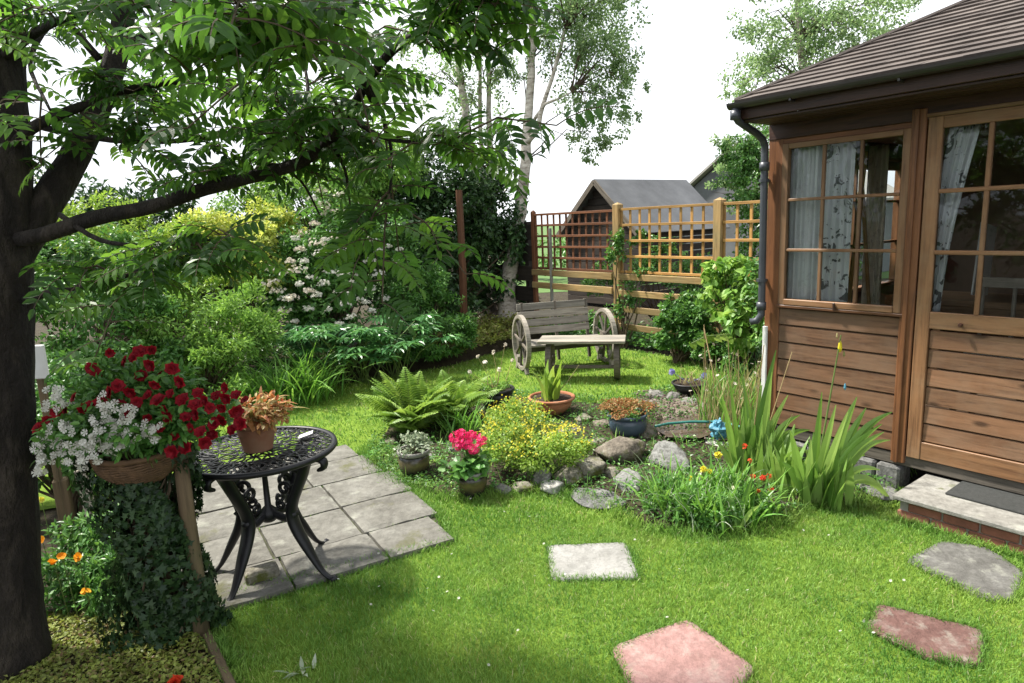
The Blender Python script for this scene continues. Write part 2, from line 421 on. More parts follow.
def stonemat(name, cols, moss=0, scale=7, bstr=.6, lich=.3, speck=0, mosscol=(.07, .085, .015)):
    mt, nt, out = newmat(name)
    n = tex(nt, scale, 9, .68, dist=.3); cols = [tuple(v*STG.get(name, .8) for v in k) for k in cols]; c = ramp(nt, [(.28+.44*i/(len(cols)-1), k) for i, k in enumerate(cols)], n)
    n3 = tex(nt, scale*6, 6, .7)
    c = mix(nt, c, ramp(nt, [(.38, (.42, .42, .40)), (.58, (1.2, 1.2, 1.2))], n3), .75 if 'rock' in name else .38, 'MULTIPLY')
    if lich:
        l = tex(nt, scale*2.3, 6, .6); c = mix(nt, c, (.42, .43, .36), mix(nt, (0, 0, 0), ramp(nt, [(.56, (0, 0, 0)), (.68, (1, 1, 1))], l), lich))
    if moss:
        l = tex(nt, scale*.9, 7, .7)
        c = mix(nt, c, mosscol, ramp(nt, [(.62-moss*.35, (0, 0, 0)), (.72-moss*.35, (1, 1, 1))], l))
    b = tex(nt, scale*4, 9, .72); prin(nt, out, c, .85, b, bstr, .02, spec=.3); return mt
M['rock_grey'] = stonemat('rock_grey', [(.13, .125, .11), (.27, .26, .24), (.4, .39, .36)])
M['rock_moss'] = stonemat('rock_mossy', [(.12, .11, .085), (.27, .25, .2), (.42, .4, .33)], moss=.38, mosscol=(.085, .095, .02))
M['rock_brown'] = stonemat('rock_brown', [(.12, .10, .08), (.27, .23, .18), (.42, .38, .31)], moss=.25, mosscol=(.075, .08, .02))
M['rock_pale'] = stonemat('rock_pale', [(.34, .33, .3), (.48, .47, .44), (.6, .59, .56)], lich=.2)
M['rock_slab'] = stonemat('rock_slab', [(.22, .215, .2), (.33, .33, .31), (.42, .42, .4)], lich=.35)
M['rock_dark'] = stonemat('rock_dark', [(.1, .1, .1), (.19, .19, .185), (.28, .28, .27)], lich=.3)
M['paving'] = stonemat('riven_paving', [(.15, .14, .12), (.245, .235, .205), (.33, .32, .285)], moss=.12, scale=3.5, bstr=.8, lich=.3, mosscol=(.10, .10, .05))
M['slab_white'] = stonemat('slab_pale', [(.38, .37, .34), (.5, .49, .46), (.6, .59, .56)], scale=5, bstr=.7, lich=0)
M['slab_red'] = stonemat('slab_pink', [(.28, .16, .14), (.38, .22, .20), (.46, .31, .28)], scale=6, bstr=.7, lich=.2)
M['slab_red2'] = stonemat('slab_dull_red', [(.16, .08, .07), (.25, .135, .115), (.36, .25, .22)], scale=8, bstr=.9, lich=.3)
M['slab_grey'] = stonemat('slab_grey', [(.13, .125, .115), (.2, .195, .18), (.29, .285, .27)], scale=7, bstr=.7, lich=.3)
M['joint'] = simple('paving_joint', [(.03, .03, .018), (.06, .065, .03)], 20, .95)
M['siding'] = woodmat('siding_wood', (.165, .088, .049), (.085, .043, .025), grey=(.205, .14, .095), axis=(1.2, 14, 14), wear=.55, rough=.5, knots=True)
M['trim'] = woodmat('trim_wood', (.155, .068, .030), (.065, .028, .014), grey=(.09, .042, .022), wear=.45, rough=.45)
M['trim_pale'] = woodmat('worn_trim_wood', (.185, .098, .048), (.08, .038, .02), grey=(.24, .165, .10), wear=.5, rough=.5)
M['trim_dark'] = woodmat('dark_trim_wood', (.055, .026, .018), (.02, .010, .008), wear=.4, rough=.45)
M['weather'] = woodmat('weathered_wood', (.27, .25, .215), (.11, .098, .08), grey=(.16, .15, .125), wear=.55, rough=.8, bstr=.7)
M['weather_dark'] = woodmat('dark_weathered_wood', (.13, .115, .095), (.045, .038, .03), wear=.5, rough=.85, bstr=.7)
M['fence'] = woodmat('fence_timber', (.30, .20, .085), (.14, .085, .035), grey=(.20, .19, .10), wear=.4, rough=.7)
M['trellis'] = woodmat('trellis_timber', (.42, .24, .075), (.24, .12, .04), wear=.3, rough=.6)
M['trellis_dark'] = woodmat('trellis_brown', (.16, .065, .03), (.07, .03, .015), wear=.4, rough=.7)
M['rustic'] = woodmat('rustic_post', (.13, .095, .055), (.05, .038, .022), grey=(.08, .085, .04), wear=.5, rough=.85, bstr=.8)
M['shed'] = woodmat('shed_board', (.040, .032, .026), (.016, .013, .011), wear=.5, rough=.85)
M['felt'] = simple('roof_felt', [(.085, .088, .095), (.145, .15, .16)], 2, .85, .4, .01)
M['slate_far'] = simple('far_roof', [(.26, .25, .23), (.36, .34, .31)], 2, .9)
mt, nt, out = newmat('roof_shingle')
at = nt.nodes.new('ShaderNodeAttribute'); at.attribute_name = 'rnd'
c = ramp(nt, [(0, (.055, .044, .038)), (.5, (.09, .073, .064)), (1, (.14, .12, .105))], at.outputs['Fac'])
n = tex(nt, 5, 7, .7); c = mix(nt, c, ramp(nt, [(.3, (.6, .6, .6)), (.7, (1.4, 1.4, 1.4))], n), 1.0, 'MULTIPLY')
prin(nt, out, c, .75, tex(nt, 60, 5, .7), .5, .006, spec=.4); M['shingle'] = mt
M['iron'] = simple('black_iron', [(.006, .006, .007), (.012, .012, .014)], 20, .42, .25, .002, spec=.35)
M['terra'] = simple('terracotta', [(.25, .09, .04), (.36, .14, .07), (.42, .22, .13)], 6, .8, .3)
M['terra_dull'] = simple('terracotta_dull', [(.14, .06, .03), (.23, .105, .06), (.26, .16, .10)], 6, .8, .3)
M['glaze_blue'] = simple('blue_glaze', [(.035, .055, .085), (.07, .10, .14)], 5, .3, .1, spec=.6)
M['plastic_black'] = simple('black_plastic', [(.012, .012, .013), (.025, .025, .026)], 8, .45, .05)
M['gutter'] = simple('dark_gutter', [(.015, .013, .014), (.03, .026, .027)], 8, .35, .03, spec=.6)
M['pipe'] = simple('grey_pipe', [(.035, .04, .05), (.06, .066, .078)], 6, .4, .03, spec=.5)
M['white'] = simple('white_paint', [(.62, .62, .6), (.74, .74, .72)], 7, .5, .1)
mt, nt, out = newmat('stripe_glaze')
tc = nt.nodes.new('ShaderNodeTexCoord'); sx = nt.nodes.new('ShaderNodeSeparateXYZ'); nt.links.new(tc.outputs['Object'], sx.inputs[0])
mm = nt.nodes.new('ShaderNodeMath'); mm.operation = 'MULTIPLY'; mm.inputs[1].default_value = 6; nt.links.new(sx.outputs[2], mm.inputs[0])
nz = tex(nt, 30, 3, .5); ad = nt.nodes.new('ShaderNodeMath'); ad.operation = 'ADD'; nt.links.new(mm.outputs[0], ad.inputs[0])
m2 = nt.nodes.new('ShaderNodeMath'); m2.operation = 'MULTIPLY'; m2.inputs[1].default_value = .35; nt.links.new(nz, m2.inputs[0]); nt.links.new(m2.outputs[0], ad.inputs[1])
c = ramp(nt, [(.30, (.008, .009, .015)), (.45, (.035, .032, .02)), (.68, (.12, .10, .04)), (.95, (.03, .028, .022))], ad.outputs[0])
prin(nt, out, c, .25, spec=.6); M['stripe'] = mt
M['rim_pale'] = simple('pale_glaze', [(.16, .155, .14), (.27, .26, .235)], 9, .35, .05, spec=.6)
M['potsoil'] = soilmat('pot_soil', [(.02, .014, .01), (.05, .035, .025), (.09, .07, .05)])
M['wicker'] = simple('wicker', [(.06, .035, .018), (.16, .09, .045)], 25, .8, .5)
M['brick'] = simple('red_brick', [(.12, .05, .035), (.22, .085, .055), (.27, .13, .09)], 7, .9, .6)
M['mortar'] = simple('mortar', [(.2, .19, .16), (.3, .28, .25)], 15, .9)
M['coping'] = stonemat('coping_stone', [(.22, .21, .19), (.33, .32, .29), (.44, .43, .40)], moss=.05, scale=5, bstr=.6, lich=.35)
M['mat'] = simple('door_mat', [(.035, .038, .036), (.06, .062, .06)], 60, .95, .8, .01)
mt, nt, out = newmat('window_glass')
gl = nt.nodes.new('ShaderNodeBsdfGlossy'); gl.inputs['Roughness'].default_value = .02; gl.inputs[0].default_value = (.9, .95, .95, 1)
tr = nt.nodes.new('ShaderNodeBsdfTransparent'); tr.inputs[0].default_value = (.9, .93, .92, 1)
fr = nt.nodes.new('ShaderNodeFresnel'); fr.inputs[0].default_value = 1.5
ms = nt.nodes.new('ShaderNodeMixShader'); nt.links.new(fr.outputs[0], ms.inputs[0]); nt.links.new(tr.outputs[0], ms.inputs[1]); nt.links.new(gl.outputs[0], ms.inputs[2])
nt.links.new(ms.outputs[0], out.inputs[0]); M['glass'] = mt
def curtmat(name, base, pat, amt):
    mt, nt, out = newmat(name)
    n = tex(nt, 9, 3, .6, dist=2.0); c = mix(nt, base, pat, mix(nt, (0, 0, 0), ramp(nt, [(.57, (0, 0, 0)), (.60, (1, 1, 1))], n), amt))
    prin(nt, out, c, .9, trans=.12, spec=.1); return mt
M['curtain'] = curtmat('white_curtain', (.86, .87, .88), (.6, .6, .6), .3)
M['curtain_pat'] = curtmat('floral_curtain', (.78, .80, .82), (.04, .045, .05), .85)
M['curtain_cream'] = curtmat('cream_curtain', (.85, .78, .62), (.4, .33, .25), .4)
M['room'] = simple('room_boards', [(.08, .05, .035), (.14, .085, .055)], 4, .8)
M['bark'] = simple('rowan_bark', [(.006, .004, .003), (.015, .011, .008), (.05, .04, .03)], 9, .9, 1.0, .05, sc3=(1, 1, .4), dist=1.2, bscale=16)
mt, nt, out = newmat('birch_bark')
n = tex(nt, 7, 6, .7, sc3=(1, 1, 3.2)); n2 = tex(nt, 2.5, 6, .7)
c = ramp(nt, [(.34, (.09, .07, .055)), (.43, (.40, .35, .29)), (.6, (.62, .57, .50))], n)
c = mix(nt, c, (.10, .085, .065), ramp(nt, [(.5, (0, 0, 0)), (.68, (.75, .75, .75))], n2))
prin(nt, out, c, .8, n, .5, .02); M['birch'] = mt
M['twig'] = simple('twig', [(.05, .035, .02), (.10, .075, .045)], 12, .85)
M['stem_green'] = simple('green_stem', [(.08, .13, .03), (.14, .20, .05)], 12, .6)
M['stem_dry'] = simple('dry_stem', [(.28, .2, .09), (.42, .32, .16)], 12, .8)
M['rowan'] = leafmat('rowan_leaf', [(.022, .062, .012), (.045, .12, .02), (.095, .20, .03)], .62, .38, .3, 2.5)
M['birchleaf'] = leafmat('birch_leaf', [(.08, .14, .055), (.12, .19, .075), (.18, .25, .11)], .5, .45, .3, 1.2)
M['dark'] = leafmat('dark_hedge_leaf', [(.015, .035, .012), (.025, .06, .018), (.045, .09, .025)], .2, .35, .4, 2)
M['green'] = leafmat('green_leaf', [(.03, .085, .018), (.05, .13, .025), (.085, .18, .035)], .3, .4, .35, 3)
M['light'] = leafmat('light_green_leaf', [(.07, .15, .025), (.11, .21, .04), (.17, .28, .06)], .38, .45, .35, 3)
M['lime'] = leafmat('lime_leaf', [(.14, .24, .03), (.20, .33, .05), (.28, .38, .08)], .38, .45, .2, 3)
M['yellow'] = leafmat('golden_leaf', [(.18, .25, .04), (.30, .36, .07), (.46, .48, .13)], .38, .5, .25, 3)
M['silver'] = leafmat('grey_green_leaf', [(.10, .14, .08), (.17, .21, .13), (.30, .33, .25)], .3, .5, .3, 3)
M['peony'] = leafmat('peony_leaf', [(.03, .095, .03), (.05, .14, .04), (.08, .19, .055)], .28, .33, .3, 2)
M['fern'] = leafmat('fern_leaf', [(.10, .19, .03), (.16, .27, .045), (.23, .34, .07)], .4, .5, .2, 4)
M['iris'] = leafmat('iris_leaf', [(.07, .15, .028), (.115, .215, .04), (.19, .29, .08)], .35, .38, .15, 5)
M['daylily'] = leafmat('daylily_leaf', [(.05, .13, .02), (.08, .19, .03), (.14, .26, .05)], .35, .38, .2, 5)
M['ivy'] = leafmat('ivy_leaf', [(.012, .034, .012), (.024, .058, .018), (.05, .095, .03)], .15, .45, .3, 6, spec=.3)
M['vine'] = leafmat('vine_leaf', [(.07, .16, .025), (.13, .24, .045), (.22, .33, .08)], .38, .45, .3, 6)
M['creep'] = leafmat('creeping_leaf', [(.10, .13, .02), (.17, .21, .035), (.23, .27, .06), (.16, .10, .05)], .3, .5, .4, 5)
M['seddead'] = leafmat('rusty_leaf', [(.30, .12, .04), (.38, .19, .07), (.22, .24, .07)], .3, .6, .3, 6)
M['potrust'] = leafmat('orange_leaf', [(.42, .14, .04), (.48, .26, .10), (.50, .42, .20), (.26, .26, .07), (.26, .08, .04)], .35, .5, .2, 8)
M['dryleaf'] = leafmat('dry_stalk', [(.28, .25, .11), (.40, .34, .17), (.20, .24, .07)], .3, .7, .2, 6)
def petalmat(name, cols, trans=.3):
    mt, nt, out = newmat(name)
    at = nt.nodes.new('ShaderNodeAttribute'); at.attribute_name = 'rnd'
    c = ramp(nt, cols, at.outputs['Fac']); prin(nt, out, c, .6, trans=trans, spec=.2); return mt
M['p_red'] = petalmat('crimson_petal', [(.13, .002, .008), (.27, .005, .015), (.42, .012, .022)])
M['p_white'] = petalmat('white_petal', [(.50, .49, .43), (.62, .61, .54), (.72, .71, .65)])
M['p_cream'] = petalmat('cream_petal', [(.55, .5, .38), (.7, .62, .52), (.78, .74, .68)])
M['p_pink'] = petalmat('pink_petal', [(.65, .02, .12), (.85, .04, .2), (.9, .1, .28)])
M['p_yellow'] = petalmat('yellow_petal', [(.65, .55, .03), (.75, .65, .05), (.8, .75, .15)])
M['p_orange'] = petalmat('orange_petal', [(.75, .28, .01), (.85, .38, .02), (.9, .5, .04)])
M['p_scarlet'] = petalmat('scarlet_petal', [(.6, .04, .015), (.7, .09, .03), (.55, .03, .02)])
M['p_blue'] = petalmat('lilac_petal', [(.28, .28, .55), (.4, .4, .7)])
M['gold'] = simple('flower_centre', [(.45, .30, .03)], 5, .8)
M['water'] = simple('pond_water', [(.045, .03, .02), (.09, .065, .045)], 5, .12, .15, .01, spec=.6)
M['gravel'] = soilmat('stream_gravel', [(.07, .05, .038), (.16, .125, .10), (.27, .23, .20)])
M['hose'] = simple('green_hose', [(.02, .13, .11), (.03, .18, .15)], 6, .4, .05)
M['bluebag'] = simple('blue_net', [(.04, .16, .24), (.10, .30, .40)], 14, .45, .4)

# ------------------------------------------------------------------ ground, lawn, beds, patio
def px(pts, z=0): return [tuple(G(x, y, z)[:2]) for x, y in pts]
mb = MB(); mb.add([(-150, -40, -.012), (150, -40, -.012), (150, 260, -.012), (-150, 260, -.012)], np.array([(0, 1, 2, 3)]))
struct(mb, 'ground', M['ground'])
mb = MB(); mb.add([(-150, 15, -.006), (150, 15, -.006), (150, 259, -.006), (-150, 259, -.006)], np.array([(0, 1, 2, 3)]))
struct(mb, 'field', M['field'])
lawn_poly = [(-.15, .6), (-.62, 1.4), (-1.04, 2.12), (-1.33, 2.52), (-1.30, 2.72), (-.36, 3.16), (-.45, 3.43), (-.97, 4.18), (-1.2, 4.6), (-2.4, 4.0), (-4.2, 3.2), (-5.5, 4.0), (-4.6, 5.2), (-3.2, 5.6),
             (-2.3, 6.2), (-2.0, 6.6), (-1.3, 7.1), (-.8, 7.35), (-.3, 8.0), (.45, 8.9), (1.2, 8.2), (1.9, 7.35), (2.15, 6.9), (2.6, 6.3), (2.2, 5.4), (2.0, 4.2), (2.05, 3.72), (4.5, .6)]
bed_poly = px([(372, 446), (366, 462), (392, 484), (420, 494), (455, 500), (490, 497), (520, 494), (556, 492), (585, 501), (612, 510), (640, 528), (700, 536), (745, 532), (780, 524), (812, 505), (850, 506), (890, 492)]) + [(2.35, 3.8), (2.3, 5.9)] + px([(765, 388), (700, 385), (660, 392), (625, 403), (580, 402), (540, 398), (500, 393), (460, 391), (420, 402), (390, 424)])
def inpoly(P, poly):
    x, y = P[:, 0], P[:, 1]; r = np.zeros(len(P), bool); n = len(poly)
    for i in range(n):
        x1, y1 = poly[i]; x2, y2 = poly[(i+1) % n]
        c = ((y1 > y) != (y2 > y))
        with np.errstate(divide='ignore', invalid='ignore'):
            r ^= c & (x < (x2-x1)*(y-y1)/(y2-y1+1e-12)+x1)
    return r
def ngon(poly, z):
    mb = MB(); mb.add([(p[0], p[1], z) for p in poly], [tuple(range(len(poly)))]); return mb
struct(ngon(lawn_poly, 0.0), 'lawn', M['lawn'])
# rockery soil: a low uneven mound
def mound(poly, hgt, step=.06, z0=.004, seed=3):
    P = np.array(poly); x0, y0 = P.min(0); x1, y1 = P.max(0)
    nx = int((x1-x0)/step)+2; ny = int((y1-y0)/step)+2
    X, Y = np.meshgrid(np.linspace(x0, x1, nx), np.linspace(y0, y1, ny)); Q = np.stack([X.ravel(), Y.ravel()], 1)
    ins = inpoly(Q, poly)
    E = np.roll(P, -1, 0)-P; d = np.full(len(Q), 9.)
    for a, e in zip(P, E):
        t = np.clip(((Q-a)@e)/(e@e), 0, 1); d = np.minimum(d, np.linalg.norm(Q-(a+t[:, None]*e), axis=1))
    z = np.array([mnoise.noise(Vector((q[0]*4+seed, q[1]*4, 0))) for q in Q])*.5+.75
    Z = np.where(ins, z0+hgt*np.minimum(1, d/.25)*z, -.03)
    i, j = np.meshgrid(np.arange(nx-1), np.arange(ny-1)); a = (j*nx+i).ravel()
    F = np.stack([a, a+1, a+nx+1, a+nx], 1)
    keep = ins[F].any(1); mb = MB(); mb.add(np.column_stack([Q, Z]), F[keep]); return mb
struct(mound(bed_poly, .05), 'rockery_bed', M['ground'], smooth=True)
back_bed = [(-7, 4.2), (-4.7, 5.3), (-3.2, 5.7), (-2.3, 6.3), (-2.0, 6.7), (-1.3, 7.2), (-.8, 7.45), (-.3, 8.1), (.45, 9.0), (.6, 12), (-7, 12)]
struct(mound(back_bed, .14, .12), 'border_bed', M['ground'], smooth=True)
# stream bed
str_poly = px([(648, 420), (632, 400), (650, 396), (690, 398), (730, 404), (752, 420), (745, 440), (700, 450), (660, 446)])
struct(mound([(p[0], p[1]) for p in str_poly], .045, .04, .02, 9), 'stream_bed', M['gravel'], smooth=True)
wp = px([(655, 432), (662, 424), (700, 418), (726, 420), (735, 430), (700, 441), (668, 440)], .05)
struct(ngon(wp, .072), 'pond_water', M['water'])

e1 = np.array([.866, .5]); e2 = np.array([-.515, .857]); N0 = np.array([-.82, 3.23])
pat_poly = [(-1.45, 2.62), (-.36, 3.16), (-.45, 3.43), (-.97, 4.18), (-1.22, 4.62), (-3.1, 3.55), (-2.2, 2.2)]
struct(ngon([(-.37, 3.165), (-.46, 3.44), (-.98, 4.18), (-1.2, 4.6), (-2.0, 4.15), (-1.95, 2.35)], .006), 'patio_base', M['joint'])
mb = MB()
rows = [(-.33, 0), (0, .4), (.4, .8), (.8, 1.2), (1.2, 1.5)]
for r_, (b0, b1) in enumerate(rows):
    a1 = .43-.06*(r_ == 0)+(.0, .0, .02, -.02, -.05)[r_]; k = 0
    off = (0.43, 0, 0, .2, 0)[r_]
    edges = [a1]; x = [0, 0, 0, -.05, 0][r_]
    if r_ == 0: x = .02
    while x > (-1.35 if r_ else -1.1): edges.append(x); x -= .45
    for q in range(len(edges)-1):
        ja, jb = edges[q+1]+.006+random.random()*.003, edges[q]-.006
        cs = [(ja, b0+.006), (jb, b0+.006), (jb, b1-.006), (ja, b1-.006)]
        t = .012+random.random()*.006; rr = random.random()
        # subdivided top with riven undulation
        nx_, ny_ = 12, 11; V = []
        rs = rng.random(3)*40
        for jy in range(ny_+1):
            for jx in range(nx_+1):
                a = ja+(jb-ja)*jx/nx_; b = b0+.006+(b1-b0-.012)*jy/ny_
                edge = min(jx, nx_-jx, jy, ny_-jy)
                wob = .003*mnoise.noise(Vector((a*9, b*9, rs[0]))) if edge == 0 else 0
                p = N0+e1*(a+wob)+e2*(b+wob)
                z = t+.018+.005*mnoise.noise(Vector((a*6+rs[1], b*14, rs[2])))+.003*mnoise.noise(Vector((a*20, b*30, rs[0])))-(.006 if edge == 0 else 0)
                V.append((p[0], p[1], z))
        F = []
        for jy in range(ny_):
            for jx in range(nx_):
                i = jy*(nx_+1)+jx; F.append((i, i+1, i+nx_+2, i+nx_+1))
        rim = [i for i in range(nx_+1)]+[j*(nx_+1)+nx_ for j in range(1, ny_+1)]+[ny_*(nx_+1)+i for i in range(nx_-1, -1, -1)]+[j*(nx_+1) for j in range(ny_-1, 0, -1)]
        nb = len(V); V += [(V[i][0], V[i][1], .004) for i in rim]
        for q2 in range(len(rim)): F.append((rim[q2], nb+q2, nb+(q2+1) % len(rim), rim[(q2+1) % len(rim)]))
        mb.add(V, np.array(F), rr)
struct(mb, 'patio', M['paving'], smooth=False)

def stepping(name, pts, mat, label, z=.016):
    z = min(z, .016)
    P = np.array(px(pts, .012)); c = P.mean(0); n = 44; out_ = []
    # resample with slightly rounded wobbly outline
    k = len(P)
    per = []
    for i in range(k):
        for t in np.linspace(0, 1, n//k+1)[:-1]:
            per.append(P[i]*(1-t)+P[(i+1) % k]*t)
    per = np.array(per)
    per = (np.roll(per, 1, 0)+per*2+np.roll(per, -1, 0))/4; per = c+(per-c)*1.07
    per += np.array([[mnoise.noise(Vector((q[0]*15, q[1]*15, 1)))*.008, mnoise.noise(Vector((q[0]*15, q[1]*15, 7)))*.008] for q in per])
    V = []; m = len(per); rings = [1, .985, .93, .75, .5, .25]
    zs = [.0, z*.8, z, z, z, z]
    for rr, zz in zip(rings, zs):
        for q in per:
            p = c+(q-c)*rr; V.append((p[0], p[1], zz+(.003*mnoise.noise(Vector((p[0]*18, p[1]*18, 3)))+.0015*mnoise.noise(Vector((p[0]*60, p[1]*60, 3))) if zz else 0)))
    V.append((c[0], c[1], z)); F = []
    mb = MB()
    for r_ in range(len(rings)-1):
        for i in range(m): F.append((r_*m+i, r_*m+(i+1) % m, (r_+1)*m+(i+1) % m, (r_+1)*m+i))
    for i in range(m): F.append(((len(rings)-1)*m+i, (len(rings)-1)*m+(i+1) % m, len(V)-1))
    mb.add(V, F, .5)
    tag(mb.build(name, mat, loc=(c[0], c[1], 0), smooth=True), label, 'stepping stone', 'stepping stones set in the lawn')
    return [tuple(c+(q-c)*.97) for q in per]
st = []
st.append(stepping('stepping_stone', [(549, 546), (624, 543), (637, 577), (554, 578)], M['slab_white'], 'pale whitish rectangular stepping stone in the middle of the lawn'))
st.append(stepping('stepping_stone', [(614, 648), (687, 620), (752, 668), (722, 705), (640, 700)], M['slab_red'], 'large pink stepping stone at the front of the lawn', .028))
st.append(stepping('stepping_stone', [(868, 628), (880, 605), (980, 630), (980, 664), (925, 656)], M['slab_red2'], 'dull dark red stepping stone with flecked surface', .022))
st.append(stepping('stepping_stone', [(908, 560), (942, 542), (985, 547), (1022, 572), (1013, 598), (985, 597)], M['slab_grey'], 'rough grey stepping stone beside the brick doorstep', .022))

# ------------------------------------------------------------------ grass (uncountable)
step_poly = [(1.97, 3.23), (3.06, 1.80), (3.5, 2.1), (2.45, 3.6)]
def grass():
    mb = MB()
    def sample(n, y0, y1, x0, x1): return np.stack([x0+(x1-x0)*rng.random(n), y0+(y1-y0)*rng.random(n)], 1)
    zones = [(150000, 1.95, 3.3, -1.5, 2.6, .029, .0027), (90000, 3.3, 4.6, -1.6, 2.4, .034, .0042), (70000, 4.6, 9.2, -5, 2.6, .036, .0075), (9000, .6, 1.95, -1, 3.4, .035, .006)]
    for n, y0, y1, x0, x1, h, w in zones:
        P = sample(int(n), y0, y1, x0, x1)
        k = inpoly(P, lawn_poly) & ~inpoly(P, bed_poly) & ~inpoly(P, step_poly)
        for s in st: k &= ~inpoly(P, s)
        P = P[k]; m = len(P)
        nz = np.sin(P[:, 0]*5.1+1.3*np.sin(P[:, 1]*3.7))*np.sin(P[:, 1]*4.3+1.1*np.sin(P[:, 0]*6.1))
        L = h*(.5+.75*rng.random(m)+.22*nz)
        # longer where the mower misses: along edges
        r = np.clip(rng.beta(2.2, 2.2, m)*.92+.06*nz, 0, .97); r[rng.random(m) < .03] = 1
        mb.strips(np.column_stack([P, np.zeros(m)]), rng.random(m)*2*pi, .05+.55*rng.random(m), .3+1.3*rng.random(m), L, w*(.7+.6*rng.random(m)), 2, .6, rnd=r, tw=1.2)
    gb = MB(); Pj = []
    for k in range(2600):
        b = [0, .4, .8, 1.2][random.randrange(4)] if random.random() < .6 else None; a0 = -1.6+2.0*random.random()
        if b is None: aa = [.43-.45*q for q in range(5)][random.randrange(5)]; b = -.3+1.5*random.random(); q = N0+e1*aa+e2*b
        else: q = N0+e1*a0+e2*b
        if mnoise.noise(Vector((q[0]*5, q[1]*5, 4))) > .0: Pj.append(q+rng.normal(size=2)*.003)
    Pj = np.array(Pj); Pj = Pj[inpoly(Pj, pat_poly)]; m = len(Pj)
    mb.strips(np.column_stack([Pj, np.full(m, .012)]), rng.random(m)*6.28, .1+.8*rng.random(m), .5+1.2*rng.random(m), .012+.02*rng.random(m), .003, 2, .6, tw=1.2, rnd=rng.random(m)*.6)
    # unmown fringe at edges
    def fringe(line, n, L, spread=.03, w=.0045):
        Q = np.array(line); seg = np.linalg.norm(np.diff(Q, axis=0), axis=1); cs = np.r_[0, np.cumsum(seg)]
        t = rng.random(n)*cs[-1]; i = np.searchsorted(cs, t)-1; i = np.clip(i, 0, len(seg)-1)
        p = Q[i]+(Q[i+1]-Q[i])*((t-cs[i])/seg[i])[:, None]+rng.normal(size=(n, 2))*spread
        mb.strips(np.column_stack([p, np.zeros(n)]), rng.random(n)*2*pi, .1+.4*rng.random(n), .4+1.2*rng.random(n), L*(.5+.8*rng.random(n)), w, 3, .6, tw=1.2, rnd=rng.random(n)*.7)
    fringe([(-1.3, 2.7), (-.36, 3.13), (-.43, 3.43), (-.95, 4.2)], 2600, .045, .02)
    fringe(bed_poly[:17], 5500, .06, .035)
    fringe(bed_poly[17:], 2500, .07, .05, .007)
    fringe([(1.93, 3.18), (3.0, 1.76)], 2600, .05, .018)
    for s in st: fringe(s+[s[0]], 1700, .034, .010, .0030)
    fringe([(-1.04, 2.12), (-1.33, 2.52)], 900, .06, .02)
    # clover flowers are separate
    tag(mb.build('grass', M['grass']), 'short mown green lawn grass with longer tufts at the edges', 'grass', kind='stuff')
grass()
mb = MB()
P = np.stack([-.9+2.6*rng.random(150), 2.1+2.6*rng.random(150)], 1); k = inpoly(P, lawn_poly) & ~inpoly(P, bed_poly) & ~inpoly(P, step_poly)
for s in st: k &= ~inpoly(P, s)
P = P[k][:36]; n_ = len(P)
mb.inst(FL8, FL8F, np.column_stack([P, np.full(n_, .036)]), unit(n_)+[1, 0, 0], np.tile([0, 0, 1.], (n_, 1))+unit(n_)*.3, .013, .013)
tag(mb.build('clover_flowers', M['p_white']), 'tiny white clover flowers dotted over the lawn', 'clover', kind='stuff')
# concrete/wood lawn edging near the left
mb = MB(); a = np.array([-1.345, 2.50, .02]); b = np.array([-.93, 1.93, .02]); mb.beam(a, b, .03, .05, bev=.004)
tag(mb.build('edging_board', M['rustic'], loc=a), 'thin timber edging board between the front lawn and creeping plants', 'edging')

# ------------------------------------------------------------------ summerhouse
a_ = -.6494; U = np.array([sin(a_), cos(a_), 0]); Nn = np.array([-cos(a_), sin(a_), 0]); W0 = np.array([2.202, 3.529, 0]); Z = np.array([0, 0, 1.])
AX = np.array([U, Nn, Z])
def hp(s, o, z): return W0+U*s+Nn*o+Z*z
def hbox(mb, s0, s1, o0, o1, z0, z1, rnd=None, bev=.003): mb.box(hp((s0+s1)/2, (o0+o1)/2, (z0+z1)/2), (abs(s1-s0), abs(o1-o0), abs(z1-z0)), AX, rnd, bev)
house = thing('summerhouse', hp(-.65, -1, 0), 'brown timber summerhouse with shingled hip roof and small-paned windows', 'summerhouse')
SL, SR, DB = .89, -2.2, -2.3
# walls (behind cladding), with openings
mb = MB()
def wallseg(s0, s1, z0, z1): hbox(mb, s0, s1, -.045, -.015, z0, z1, bev=0)
wallseg(.88, .80, .2, 2.1); wallseg(.80, .07, .2, 1.02); wallseg(.80, .07, 2.0, 2.1); wallseg(.07, .04, .2, 2.1)
wallseg(.03, -.77, .2, .22); wallseg(.03, -.77, 2.05, 2.1); wallseg(-.80, -2.19, .2, 1.02); wallseg(-.80, -2.19, 2.0, 2.1); wallseg(-.80, -.87, 1.02, 2.0); wallseg(-1.6, -2.19, 1.02, 2.0)
[hbox(mb, .87, .845, o0_, o1_, z0_, z1_, bev=0) for o0_, o1_, z0_, z1_ in ((-.046, -.7, .2, 2.1), (-1.8, DB, .2, 2.1), (-.7, -1.8, .2, 1.0), (-.7, -1.8, 1.95, 2.1))]; hbox(mb, -2.19, -2.165, -.046, DB, .2, 2.1, bev=0); hbox(mb, .844, -2.164, DB, DB+.03, .2, 2.1, bev=0)
mb.build('wall', M['room'], house)
mb = MB(); hbox(mb, .84, -2.16, -.05, DB+.03, .16, .2); mb.build('floor_board', M['room'], house)
mb = MB(); hbox(mb, .84, -2.16, -.05, DB+.03, 2.06, 2.09); mb.build('ceiling', M['room'], house)
